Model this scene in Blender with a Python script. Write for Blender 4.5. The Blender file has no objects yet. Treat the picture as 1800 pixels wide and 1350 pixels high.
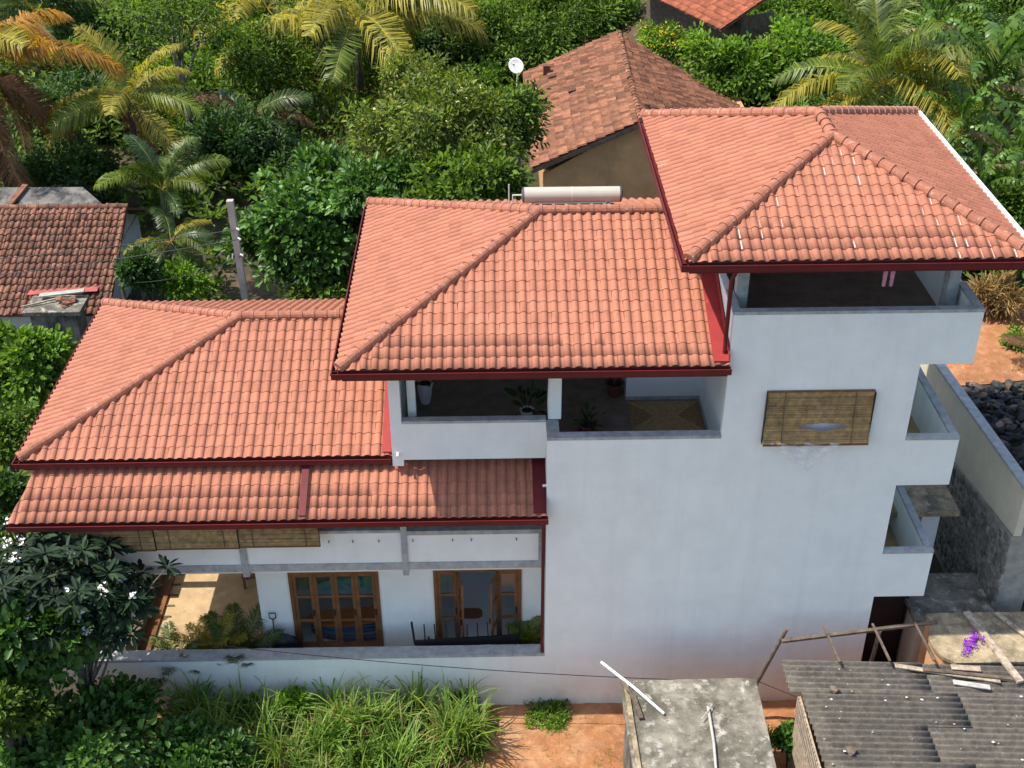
import bpy, bmesh, math, random
import numpy as np
from mathutils import Vector, Matrix
random.seed(7); RNG = np.random.default_rng(11)
S = bpy.context.scene
COL = S.collection
# ---------------------------------------------------------------- camera
FPX, PIT, YAW, ROL = 2180.15, math.radians(32.198), math.radians(.8628), math.radians(-.2871)
CAM = np.array([0, -22., 23.4])
_cy, _sy, _cp, _sp = math.cos(YAW), math.sin(YAW), math.cos(PIT), math.sin(PIT)
_fw = np.array([_sy*_cp, _cy*_cp, -_sp]); _rt = np.array([_cy, -_sy, 0]); _up = np.cross(_rt, _fw)
_c, _s = math.cos(ROL), math.sin(ROL)
RX, UX = _c*_rt+_s*_up, -_s*_rt+_c*_up
cd = bpy.data.cameras.new('camera'); cam = bpy.data.objects.new('camera', cd); COL.objects.link(cam)
cd.sensor_width = 36; cd.sensor_fit = 'HORIZONTAL'; cd.lens = FPX/1800*36; cd.clip_end = 2000; cd.clip_start = .2
cam.matrix_world = Matrix(((RX[0], UX[0], -_fw[0], CAM[0]), (RX[1], UX[1], -_fw[1], CAM[1]), (RX[2], UX[2], -_fw[2], CAM[2]), (0, 0, 0, 1)))
S.camera = cam
# ---------------------------------------------------------------- sky, sun, exposure
SUNV = Vector((-.58, .0, 1)).normalized()
w = bpy.data.worlds.new('World'); S.world = w; w.use_nodes = True
_sk = w.node_tree.nodes.new('ShaderNodeTexSky'); _sk.sky_type = 'NISHITA'; _sk.sun_disc = False
_sk.sun_elevation = math.asin(SUNV.z); _sk.sun_rotation = math.atan2(SUNV.x, SUNV.y)
_sk.air_density = 1.0; _sk.dust_density = 1.5; _sk.ozone_density = 1.0
w.node_tree.links.new(_sk.outputs[0], w.node_tree.nodes['Background'].inputs[0])
w.node_tree.nodes['Background'].inputs[1].default_value = .15
sl = bpy.data.lights.new('sun', 'SUN'); sl.energy = 3.6; sl.angle = math.radians(.53); sl.color = (1, .95, .86)
so = bpy.data.objects.new('sun', sl); COL.objects.link(so); so.rotation_euler = SUNV.to_track_quat('Z', 'Y').to_euler()
so.location = (-30, 2, 60)
vs = S.view_settings; vs.view_transform = 'Standard'; vs.look = 'None'; vs.gamma = 1; vs.use_curve_mapping = False; vs.exposure = .78

# pixel (of the 1800 x 1350 photograph) to a point on a plane
def ray(x, y): return RX*((x-900)/FPX)+UX*(-(y-675)/FPX)+_fw
def PY(x, y, Y): d = ray(x, y); return CAM+d*((Y-CAM[1])/d[1])
def PZ(x, y, Z): d = ray(x, y); return CAM+d*((Z-CAM[2])/d[2])
def PX(x, y, X): d = ray(x, y); return CAM+d*((X-CAM[0])/d[0])
def pxm(P): return FPX/float(np.dot(np.array(P)-CAM, _fw))         # pixels per metre at P
def proj(P):
    c = np.asarray(P)-CAM; z = c@_fw
    return 900+FPX*(c@RX)/z, 675-FPX*(c@UX)/z

# ---------------------------------------------------------------- materials
M = {}
def mat(name, col, rough=.8, var=.12, scale=6., bump=0., bscale=40., col2=None, metal=0., island=0., spec=.3, detail=5.):
    m = bpy.data.materials.new(name); m.use_nodes = True; nt = m.node_tree; N = nt.nodes; L = nt.links
    b = N['Principled BSDF']; b.inputs['Roughness'].default_value = rough; b.inputs['Metallic'].default_value = metal
    b.inputs['Specular IOR Level'].default_value = spec
    tc = N.new('ShaderNodeNewGeometry')
    nz = N.new('ShaderNodeTexNoise'); nz.inputs['Scale'].default_value = scale; nz.inputs['Detail'].default_value = detail
    nz.inputs['Roughness'].default_value = .65
    L.new(tc.outputs['Position'], nz.inputs['Vector'])
    mx = N.new('ShaderNodeMix'); mx.data_type = 'RGBA'
    c2 = col2 or tuple(c*(1-var*2) for c in col)
    mx.inputs['A'].default_value = (*c2, 1); mx.inputs['B'].default_value = (*[min(1, c*(1+var*.5)) for c in col], 1)
    mr = N.new('ShaderNodeMapRange'); mr.inputs['From Min'].default_value = .3; mr.inputs['From Max'].default_value = .7
    L.new(nz.outputs['Fac'], mr.inputs['Value']); L.new(mr.outputs['Result'], mx.inputs['Factor'])
    out = mx.outputs['Result']
    if island:
        oi = N.new('ShaderNodeObjectInfo'); ad = N.new('ShaderNodeMath'); ad.operation = 'ADD'
        fr = N.new('ShaderNodeMath'); fr.operation = 'FRACT'
        L.new(oi.outputs['Random'], ad.inputs[0]); L.new(tc.outputs['Random Per Island'], ad.inputs[1]); L.new(ad.outputs[0], fr.inputs[0])
        m2 = N.new('ShaderNodeMapRange'); m2.inputs['To Min'].default_value = 1-island; m2.inputs['To Max'].default_value = 1+island*.6
        L.new(fr.outputs[0], m2.inputs['Value'])
        ml = N.new('ShaderNodeMix'); ml.data_type = 'RGBA'; ml.blend_type = 'MULTIPLY'; ml.inputs['Factor'].default_value = 1
        cb = N.new('ShaderNodeCombineColor')
        for k in range(3): L.new(m2.outputs['Result'], cb.inputs[k])
        L.new(out, ml.inputs['A']); L.new(cb.outputs[0], ml.inputs['B']); out = ml.outputs['Result']
        m['rnd'] = 1
    L.new(out, b.inputs['Base Color'])
    if bump:
        n2 = N.new('ShaderNodeTexNoise'); n2.inputs['Scale'].default_value = bscale; n2.inputs['Detail'].default_value = 6
        L.new(tc.outputs['Position'], n2.inputs['Vector'])
        bp = N.new('ShaderNodeBump'); bp.inputs['Strength'].default_value = bump; bp.inputs['Distance'].default_value = .02
        L.new(n2.outputs['Fac'], bp.inputs['Height']); L.new(bp.outputs['Normal'], b.inputs['Normal'])
    M[name] = m; return m
def over(name, col, mn, mx_, scale, stretch=(1, 1, 1), zfade=None, amount=1., detail=6.):
    """mix a second colour over material `name` by thresholded noise (stains, lichen, soil splash)"""
    m = M[name]; nt = m.node_tree; N = nt.nodes; L = nt.links; b = N['Principled BSDF']
    src = b.inputs['Base Color'].links[0].from_socket
    g = N.new('ShaderNodeNewGeometry'); mp = N.new('ShaderNodeMapping'); mp.inputs['Scale'].default_value = stretch
    nz = N.new('ShaderNodeTexNoise'); nz.inputs['Scale'].default_value = scale; nz.inputs['Detail'].default_value = detail; nz.inputs['Roughness'].default_value = .7
    L.new(g.outputs['Position'], mp.inputs[0]); L.new(mp.outputs[0], nz.inputs['Vector'])
    r = N.new('ShaderNodeMapRange'); r.inputs['From Min'].default_value = mn; r.inputs['From Max'].default_value = mx_
    r.inputs['To Max'].default_value = amount; L.new(nz.outputs['Fac'], r.inputs['Value']); fac = r.outputs['Result']
    if zfade:
        sx = N.new('ShaderNodeSeparateXYZ'); L.new(g.outputs['Position'], sx.inputs[0])
        z = N.new('ShaderNodeMapRange'); z.inputs['From Min'].default_value = zfade[0]; z.inputs['From Max'].default_value = zfade[1]
        z.inputs['To Min'].default_value = 1; z.inputs['To Max'].default_value = 0; z.interpolation_type = 'SMOOTHSTEP'
        L.new(sx.outputs[2], z.inputs['Value'])
        mu = N.new('ShaderNodeMath'); mu.operation = 'MULTIPLY'; L.new(fac, mu.inputs[0]); L.new(z.outputs['Result'], mu.inputs[1]); fac = mu.outputs[0]
    x = N.new('ShaderNodeMix'); x.data_type = 'RGBA'; L.new(fac, x.inputs['Factor']); L.new(src, x.inputs['A'])
    x.inputs['B'].default_value = (*col, 1); L.new(x.outputs['Result'], b.inputs['Base Color'])
def leafmat(name, dark, light, rough=.45, trans=.35, third=None, spec=.4):
    m = bpy.data.materials.new(name); m.use_nodes = True; nt = m.node_tree; N = nt.nodes; L = nt.links
    b = N['Principled BSDF']; b.inputs['Roughness'].default_value = rough; b.inputs['Specular IOR Level'].default_value = spec
    g = N.new('ShaderNodeNewGeometry'); cr = N.new('ShaderNodeValToRGB')
    cr.color_ramp.elements[0].color = (*dark, 1); cr.color_ramp.elements[1].color = (*light, 1)
    if third:
        e = cr.color_ramp.elements.new(.93); e.color = (*light, 1); cr.color_ramp.elements[2].color = (*third, 1)
    L.new(g.outputs['Random Per Island'], cr.inputs[0])
    nz = N.new('ShaderNodeTexNoise'); nz.inputs['Scale'].default_value = .55; nz.inputs['Detail'].default_value = 2; L.new(g.outputs['Position'], nz.inputs['Vector'])
    hs = N.new('ShaderNodeHueSaturation'); mr = N.new('ShaderNodeMapRange'); mr.inputs['From Min'].default_value = .3; mr.inputs['From Max'].default_value = .7
    mr.inputs['To Min'].default_value = .72; mr.inputs['To Max'].default_value = 1.25; L.new(nz.outputs['Fac'], mr.inputs['Value'])
    L.new(mr.outputs['Result'], hs.inputs['Value']); L.new(cr.outputs[0], hs.inputs['Color'])
    L.new(hs.outputs[0], b.inputs['Base Color'])
    t = N.new('ShaderNodeBsdfTranslucent'); mc = N.new('ShaderNodeMix'); mc.data_type = 'RGBA'; mc.blend_type = 'MULTIPLY'; mc.inputs['Factor'].default_value = 1
    mc.inputs['B'].default_value = (1.5, 1.45, .6, 1); L.new(hs.outputs[0], mc.inputs['A']); L.new(mc.outputs['Result'], t.inputs['Color'])
    ms = N.new('ShaderNodeMixShader'); ms.inputs[0].default_value = trans
    L.new(b.outputs[0], ms.inputs[1]); L.new(t.outputs[0], ms.inputs[2]); L.new(ms.outputs[0], N['Material Output'].inputs['Surface'])
    M[name] = m; return m

mat('plaster', (.82, .845, .785), .85, .045, 1.3, .12, 90); over('plaster', (.58, .58, .55), .54, .8, .9, (1.5, 1.5, .45), None, .24)
over('plaster', (.60, .60, .57), .5, .8, 1.0, (3.2, 3.2, .12), None, .30)
over('plaster', (.52, .30, .16), .25, .75, 1.1, (1, 1, .6), (.05, 1.9), .62)
mat('plaster_in', (.78, .78, .77), .85, .03, 1.5)
mat('boundary_plaster', (.66, .59, .45), .85, .08, 1.2, .1, 60); over('boundary_plaster', (.42, .40, .35), .5, .75, 1.6, (1, 1, .5), None, .4)
mat('cement', (.42, .43, .41), .85, .2, 5, .25, 60); over('cement', (.44, .45, .44), .5, .72, 9, amount=.6)
mat('old_concrete', (.28, .25, .195), .9, .3, 2.5, .5, 30); over('old_concrete', (.075, .07, .05), .43, .60, 1.1, amount=.85); over('old_concrete', (.58, .55, .47), .54, .66, 4.5, amount=.75, detail=10.); over('old_concrete', (.05, .05, .045), .57, .66, 9, amount=.6)
mat('tan_concrete', (.42, .33, .20), .9, .2, 3, .4, 30); over('tan_concrete', (.10, .085, .06), .47, .64, 1.6, amount=.8); over('tan_concrete', (.55, .47, .33), .55, .68, 6, amount=.5)
mat('floor_brown', (.27, .21, .16), .55, .2, 3)
mat('floor_tan', (.50, .35, .19), .8, .14, 2.2, .1, 30); over('floor_tan', (.66, .55, .40), .55, .7, 3, amount=.5)
mat('tile', (.41, .157, .092), .75, .09, 3.2, .15, 70, island=.14); over('tile', (.30, .13, .10), .56, .75, 14, amount=.35); over('tile', (.33, .13, .075), .52, .74, .5, amount=.4)
mat('cap_tile', (.385, .147, .086), .75, .14, 8, .15, 70, island=.14); over('cap_tile', (.62, .46, .38), .56, .68, 9, amount=.45)
mat('roof_deck', (.16, .07, .05), .9, .1, 3)
mat('mortar', (.50, .31, .24), .9, .2, 14, .3, 60)
mat('white_mortar', (.66, .58, .52), .9, .12, 14)
mat('gutter_red', (.135, .018, .018), .5, .12, 3, spec=.25)
mat('flash_red', (.33, .040, .036), .5, .1, 3, spec=.25); over('flash_red', (.45, .16, .13), .6, .75, 5, amount=.5)
mat('old_tile', (.30, .13, .072), .9, .25, 5, .4, 50, island=.5); over('old_tile', (.085, .06, .045), .52, .72, 1.0, amount=.6)
mat('old_tile2', (.27, .125, .078), .9, .25, 5, .4, 50, island=.40); over('old_tile2', (.08, .055, .045), .5, .66, 3.2, amount=.7)
mat('orange_tile', (.33, .10, .05), .9, .2, 5, .3, 50, island=.3)
mat('tan_wall', (.60, .33, .16), .9, .12, 1.5, .2, 40); over('tan_wall', (.22, .15, .10), .6, .78, .6, (1, 1, .5), None, .55)
mat('dirty_white', (.6, .6, .58), .9, .15, 2); over('dirty_white', (.2, .19, .17), .5, .7, 2, amount=.6)
mat('dark_concrete', (.20, .19, .17), .9, .25, 3, .4, 30); over('dark_concrete', (.03, .03, .03), .46, .60, 1.5, (1, 1, .35), None, .85)
mat('asbestos', (.155, .135, .11), .95, .25, 6, .5, 40, island=.12); over('asbestos', (.07, .065, .055), .5, .68, 1.2, (.35, 1, 1), None, .55); over('asbestos', (.34, .31, .27), .58, .68, 14, amount=.6)
mat('wood', (.22, .095, .035), .5, .22, 4, spec=.4)
mat('old_wood', (.17, .125, .09), .85, .3, 6, .4, 50); mat('pale_wood', (.50, .40, .29), .85, .3, 8, .4, 50); mat('grey_stick', (.52, .49, .44), .85, .2, 8)
mat('bamboo', (.48, .31, .125), .75, .3, 7, island=.35, col2=(.24, .145, .06))
mat('black_metal', (.018, .018, .020), .5, .2, 4); mat('white_metal', (.62, .60, .52), .4, .06, 3); mat('tank_metal', (.46, .42, .34), .5, .05, 1.5, spec=.4)
mat('tank_end', (.10, .10, .11), .5, .1, 3)
mat('black_tarp', (.012, .012, .014), .4, .3, 6, .4, 10); mat('pink_cloth', (.75, .30, .42), .9, .15, 9)
mat('pot_white', (.75, .75, .74), .4, .05, 3); mat('pot_clay', (.30, .10, .06), .7, .15, 9); mat('pot_dark', (.16, .045, .035), .6, .1, 5); mat('soil', (.05, .035, .025), .95, .2, 9)
mat('rug', (.46, .31, .15), .95, .2, 12); mat('rug_dark', (.34, .21, .10), .95, .2, 12); mat('rug_line', (.55, .40, .22), .95, .2, 12)
mat('doormat', (.34, .16, .09), .95, .2, 12)
mat('pole_concrete', (.42, .40, .34), .9, .15, 3, .3, 30)
mat('stone', (.25, .235, .20), .9, .3, 4, .5, 22, island=.4); mat('dark_rock', (.062, .062, .062), .85, .4, 3, .6, 14, island=.6); mat('brown_rock', (.20, .15, .11), .85, .3, 4, .5, 18, island=.3)
mat('wall_mortar', (.36, .34, .29), .95, .2, 3, .4, 30)
mat('bark', (.12, .095, .07), .9, .3, 9, .5, 30); mat('palm_bark', (.085, .07, .058), .95, .25, 9, .5, 20); mat('pale_bark', (.22, .19, .155), .9, .3, 8, .4, 30)
mat('wire', (.03, .03, .03), .6, .1, 3); mat('wire_white', (.5, .5, .48), .6, .1, 3)
mat('dish_white', (.75, .74, .72), .4, .05, 3); mat('yellow_petal', (.8, .55, .03), .6, .1, 5); mat('white_petal', (.8, .78, .70), .6, .05, 5); mat('cream_petal', (.78, .74, .35), .6, .1, 5); mat('purple_petal', (.35, .05, .60), .6, .2, 9)
mat('plate_green', (.40, .42, .34), .8, .2, 4); mat('red_sheet', (.42, .10, .085), .6, .2, 4)
for n, c in (('board_blue', (.02, .10, .35)), ('board_teal', (.03, .25, .32)), ('board_orange', (.65, .16, .03)), ('board_yellow', (.65, .38, .02)), ('board_navy', (.02, .03, .09))): mat(n, c, .4, .08, 3)
mat('debris_white', (.7, .68, .62), .9, .2, 12, island=.3)
mat('orange_soil', (.38, .165, .07), .95, .2, 1.6, .5, 22); over('orange_soil', (.55, .30, .15), .5, .7, 5, amount=.6); over('orange_soil', (.20, .10, .05), .56, .72, .8, amount=.6); over('orange_soil', (.62, .45, .28), .55, .75, .35, amount=.6)
# ground: earth with a litter / weed tint
mat('earth', (.13, .09, .055), .95, .25, 1.2, .5, 12); over('earth', (.30, .19, .11), .55, .68, .16, amount=.6); over('earth', (.03, .04, .014), .38, .55, .5, amount=.85)
leafmat('leaf_mid', (.022, .058, .008), (.17, .27, .03), .55, .38, spec=.25)
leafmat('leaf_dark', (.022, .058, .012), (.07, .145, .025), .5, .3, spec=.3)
leafmat('leaf_bright', (.045, .115, .012), (.22, .36, .04), .5, .42, spec=.25)
leafmat('leaf_olive', (.04, .08, .010), (.22, .29, .035), .55, .38, (.30, .26, .06))
leafmat('leaf_glossy', (.022, .065, .012), (.13, .27, .045), .42, .32, spec=.35)
leafmat('leaf_plumeria', (.010, .022, .012), (.035, .065, .026), .6, .15, spec=.2)
leafmat('leaf_grass', (.06, .14, .018), (.26, .40, .06), .5, .4, (.42, .36, .14))
leafmat('leaf_dry', (.18, .11, .04), (.40, .28, .12), .7, .3)
leafmat('frond_green', (.045, .085, .012), (.23, .29, .04), .4, .35)
leafmat('frond_gold', (.13, .14, .018), (.50, .42, .06), .45, .4)
leafmat('frond_orange', (.20, .11, .02), (.52, .26, .03), .5, .4)
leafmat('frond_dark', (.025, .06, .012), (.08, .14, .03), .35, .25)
leafmat('frond_brown', (.11, .055, .025), (.24, .13, .06), .8, .2)
leafmat('banana_leaf', (.06, .13, .02), (.16, .27, .045), .35, .4)
leafmat('banana_dry', (.20, .14, .06), (.38, .28, .14), .8, .3)
def glassmat(name, tint, gl=.12, rough=.03, tr=1.):
    m = bpy.data.materials.new(name); m.use_nodes = True; N = m.node_tree.nodes; L = m.node_tree.links
    t = N.new('ShaderNodeBsdfTransparent'); t.inputs[0].default_value = (*tint, 1)
    g = N.new('ShaderNodeBsdfGlossy'); g.inputs['Roughness'].default_value = rough
    x = N.new('ShaderNodeMixShader'); x.inputs[0].default_value = gl
    L.new(t.outputs[0], x.inputs[1]); L.new(g.outputs[0], x.inputs[2]); L.new(x.outputs[0], N['Material Output'].inputs['Surface']); M[name] = m
glassmat('glass', (.88, .90, .90), .07)
def plasticmat():
    m = bpy.data.materials.new('clear_plastic'); m.use_nodes = True; N = m.node_tree.nodes; L = m.node_tree.links
    b = N['Principled BSDF']; b.inputs['Base Color'].default_value = (.75, .78, .8, 1); b.inputs['Roughness'].default_value = .25
    t = N.new('ShaderNodeBsdfTransparent'); x = N.new('ShaderNodeMixShader')
    g = N.new('ShaderNodeNewGeometry'); mp = N.new('ShaderNodeMapping'); mp.inputs['Rotation'].default_value = (0, .6, 0); mp.inputs['Scale'].default_value = (.9, .5, 5)
    nz = N.new('ShaderNodeTexNoise'); nz.inputs['Scale'].default_value = 1.6; nz.inputs['Detail'].default_value = 1; L.new(g.outputs['Position'], mp.inputs[0]); L.new(mp.outputs[0], nz.inputs['Vector'])
    r = N.new('ShaderNodeMapRange'); r.inputs['From Min'].default_value = .4; r.inputs['From Max'].default_value = .8; r.inputs['To Min'].default_value = .16; r.inputs['To Max'].default_value = .75
    L.new(nz.outputs['Fac'], r.inputs['Value']); L.new(r.outputs['Result'], x.inputs[0])
    L.new(t.outputs[0], x.inputs[1]); L.new(b.outputs[0], x.inputs[2]); L.new(x.outputs[0], N['Material Output'].inputs['Surface']); M['clear_plastic'] = m
plasticmat()

# ---------------------------------------------------------------- mesh helpers
def link(o, parent=None):
    COL.objects.link(o)
    if parent is not None: o.parent = parent
    return o
def meshobj(name, me, m, parent=None, smooth=False):
    if m is not None and not me.materials: me.materials.append(M[m] if isinstance(m, str) else m)
    if smooth and len(me.polygons): me.polygons.foreach_set('use_smooth', np.ones(len(me.polygons), bool))
    return link(bpy.data.objects.new(name, me), parent)
def fast(name, V, Q):
    """numpy vertices (n,3) and faces (m,k)"""
    V = np.asarray(V, np.float32); Q = np.asarray(Q, np.int32); me = bpy.data.meshes.new(name); k = Q.shape[1]
    me.vertices.add(len(V)); me.vertices.foreach_set('co', V.ravel())
    me.loops.add(Q.size); me.loops.foreach_set('vertex_index', Q.ravel())
    me.polygons.add(len(Q)); me.polygons.foreach_set('loop_start', np.arange(len(Q), dtype=np.int32)*k)
    me.polygons.foreach_set('loop_total', np.full(len(Q), k, np.int32))
    me.update(calc_edges=True); return me
class MB:
    def __init__(s): s.v = []; s.f = []
    def add(s, V, F):
        o = len(s.v); s.v += [tuple(map(float, p)) for p in V]; s.f += [tuple(i+o for i in q) for q in F]; return s
    def box(s, x0, x1, y0, y1, z0, z1):
        return s.add([(x, y, z) for z in (z0, z1) for y in (y0, y1) for x in (x0, x1)],
                     [(0, 2, 3, 1), (4, 5, 7, 6), (0, 1, 5, 4), (2, 6, 7, 3), (0, 4, 6, 2), (1, 3, 7, 5)])
    def bar(s, A, B, wd, ht, up=(0, 0, 1)):
        A, B = Vector(A), Vector(B); d = (B-A).normalized(); u = Vector(up)
        if abs(d.dot(u)) > .98: u = Vector((0, 1, 0))
        r = d.cross(u).normalized()*wd/2; t = r.cross(d).normalized()*ht/2
        return s.add([P+a*r+b*t for P in (A, B) for a, b in ((-1, -1), (1, -1), (1, 1), (-1, 1))],
                     [(3, 2, 1, 0), (4, 5, 6, 7), (0, 1, 5, 4), (1, 2, 6, 5), (2, 3, 7, 6), (3, 0, 4, 7)])
    def tube(s, pts, rad, n=7, cap=True):
        pts = [Vector(p) for p in pts]; rad = [rad]*len(pts) if not hasattr(rad, '__len__') else rad
        V = []; F = []; u0 = None
        for i, p in enumerate(pts):
            d = (pts[min(i+1, len(pts)-1)]-pts[max(i-1, 0)]).normalized()
            if u0 is None: u0 = d.orthogonal().normalized()
            u = (u0-d*u0.dot(d)); u = u.normalized() if u.length > 1e-5 else d.orthogonal().normalized(); u0 = u
            w_ = d.cross(u)
            for k in range(n):
                a = 2*math.pi*k/n; V.append(p+(u*math.cos(a)+w_*math.sin(a))*rad[i])
        for i in range(len(pts)-1):
            for k in range(n): F.append((i*n+k, i*n+(k+1) % n, (i+1)*n+(k+1) % n, (i+1)*n+k))
        if cap: F.append(tuple(range(n-1, -1, -1))); F.append(tuple((len(pts)-1)*n+k for k in range(n)))
        return s.add(V, F)
    def lathe(s, prof, c=(0, 0, 0), n=18):
        V = []; F = []
        for r, z in prof:
            for k in range(n): a = 2*math.pi*k/n; V.append((c[0]+r*math.cos(a), c[1]+r*math.sin(a), c[2]+z))
        for i in range(len(prof)-1):
            for k in range(n): F.append((i*n+k, i*n+(k+1) % n, (i+1)*n+(k+1) % n, (i+1)*n+k))
        F.append(tuple(range(n-1, -1, -1))); F.append(tuple((len(prof)-1)*n+k for k in range(n)))
        return s.add(V, F)
    def slab(s, poly, t):
        """poly: top 3D polygon (ccw from above), t: thickness downward"""
        n = len(poly); V = [tuple(p) for p in poly]+[(p[0], p[1], p[2]-t) for p in poly]
        return s.add(V, [tuple(range(n)), tuple(range(2*n-1, n-1, -1))]+[(i, i+n, (i+1) % n+n, (i+1) % n) for i in range(n)])
    def build(s, name, m, parent=None, smooth=False, bevel=0.):
        me = bpy.data.meshes.new(name); me.from_pydata(s.v, [], s.f); me.update()
        o = meshobj(name, me, m, parent, smooth)
        if bevel:
            b = o.modifiers.new('bevel', 'BEVEL'); b.width = bevel; b.segments = 2; b.limit_method = 'ANGLE'
        return o
def tag(o, label, cat, group=None, kind=None):
    if label: o['label'] = label
    if cat: o['category'] = cat
    if group: o['group'] = group
    if kind: o['kind'] = kind
    return o
def empty(name, loc=(0, 0, 0), label=None, cat=None, group=None):
    o = bpy.data.objects.new(name, None); o.location = loc; o.empty_display_size = .2; COL.objects.link(o)
    return tag(o, label, cat, group)

# ---------------------------------------------------------------- terrain
def sst(a, b, x): t = np.clip((x-a)/(b-a), 0, 1); return t*t*(3-2*t)
def T(x, y):
    x = np.asarray(x, float); y = np.asarray(y, float)
    z = 2.2*sst(-1.5, 9, y)+.018*np.clip(y-9, 0, 200)
    z = np.where((x > -10.2) & (x < 12.25), np.where(y < 8.6, np.where(y < .1, 0, .0), z), z)
    right = sst(9.2, 13.5, x)
    zf = 1.9*right*sst(-6, .2, y)
    z = np.where((y < .1) & (x >= -10.2), zf, z)
    zr = 2.1+1.9*sst(.4, 4., y)+.03*np.clip(y-9, 0, 60)
    z = np.where((x >= 12.25) & (y >= .1), zr, z)
    bl = sst(8.6, 14, y)*sst(4, 12.2, x); z = np.where((x > 4) & (x < 12.25) & (y >= 8.6), z*(1-bl)+zr*bl, z)
    z = z+.10*np.sin(x*.9+1.3)*np.cos(y*.7)*np.where((x > -10.2) & (x < 12.6) & (y > -1) & (y < 9), .0, 1)
    return z+np.where((x > 0) & (y > 34), .11*(y-34), 0)*sst(0, 8, x)
def Tz(x, y): return float(T(x, y))
xs = np.unique(np.r_[np.arange(-40, 44, .5), np.arange(-300, -40, 20), np.arange(44, 304, 20), 12.2, 12.3, -10.15, -10.25])
ys = np.unique(np.r_[np.arange(-12, 60, .5), np.arange(-120, -12, 12), np.arange(60, 420, 20), .05, .15])
gx, gy = np.meshgrid(xs, ys); gz = T(gx, gy)+.05*np.sin(gx*2.1)*np.sin(gy*1.7+.4)*(gy < -.3)
nx = len(xs); idx = np.arange(len(xs)*len(ys)).reshape(len(ys), nx)
ground = meshobj('ground', fast('ground', np.c_[gx.ravel(), gy.ravel(), gz.ravel()], np.c_[idx[:-1, :-1].ravel(), idx[:-1, 1:].ravel(), idx[1:, 1:].ravel(), idx[1:, :-1].ravel()]), 'earth', smooth=True)
tag(ground, None, None, kind='structure')
# bare orange earth in front of the house: a sheet following the ground
yx, yy = np.meshgrid(np.arange(-13, 13.01, .25), np.arange(-12, .01, .25))
yz = T(yx, np.minimum(yy, .05))+.05*np.sin(yx*2.1)*np.sin(yy*1.7+.4)*(yy < -.3)+.06+RNG.normal(0, .008, yx.shape)
n_ = yx.shape[1]; id2 = np.arange(yx.size).reshape(yx.shape)
yard = meshobj('earth_yard', fast('earth_yard', np.c_[yx.ravel(), yy.ravel(), yz.ravel()], np.c_[id2[:-1, :-1].ravel(), id2[:-1, 1:].ravel(), id2[1:, 1:].ravel(), id2[1:, :-1].ravel()]), 'orange_soil', smooth=True)
tag(yard, None, None, kind='structure')
# ---------------------------------------------------------------- tiled roofs
_k = 9
PROF = np.array([(0, .16), (.08, .50), (.18, .83), (.32, 1.), (.46, .95), (.57, .72), (.645, .40), (.67, .10), (.82, 0), (1, .16)])
PROF_OLD = np.array([(0, .2), (.12, 1), (.26, .25), (.5, .1), (.62, .75), (.76, .15), (1, .2)])
def frame(P):
    P = [Vector(p) for p in P]; eu = (P[1]-P[0]).normalized(); n = eu.cross(P[2]-P[1]).normalized()
    if n.z < 0: n = -n
    es = n.cross(eu).normalized()
    return P, eu, es, n
def clip(poly, a, b, c):
    out = []
    for i in range(len(poly)):
        p, q = poly[i-1], poly[i]; dp, dq = a*p[0]+b*p[1]+c, a*q[0]+b*q[1]+c
        if (dp >= 0) != (dq >= 0):
            t = dp/(dp-dq); out.append(tuple(p[k]+(q[k]-p[k])*t for k in range(3)))
        if dq >= 0: out.append(q)
    return out
def tile_template(w, L, prof, h, lift, lip, ov):
    n = len(prof); V = []
    for s_, dz in ((0, lift), (L*ov, 0), (0.004, lift-lip)):
        for u, z in prof: V.append((u*w*1.0, s_, z*h+dz))
    F = []
    for i in range(n-1):
        F.append((i, i+1, n+i+1, n+i)); F.append((2*n+i, 2*n+i+1, i+1, i))
    return V, F
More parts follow.
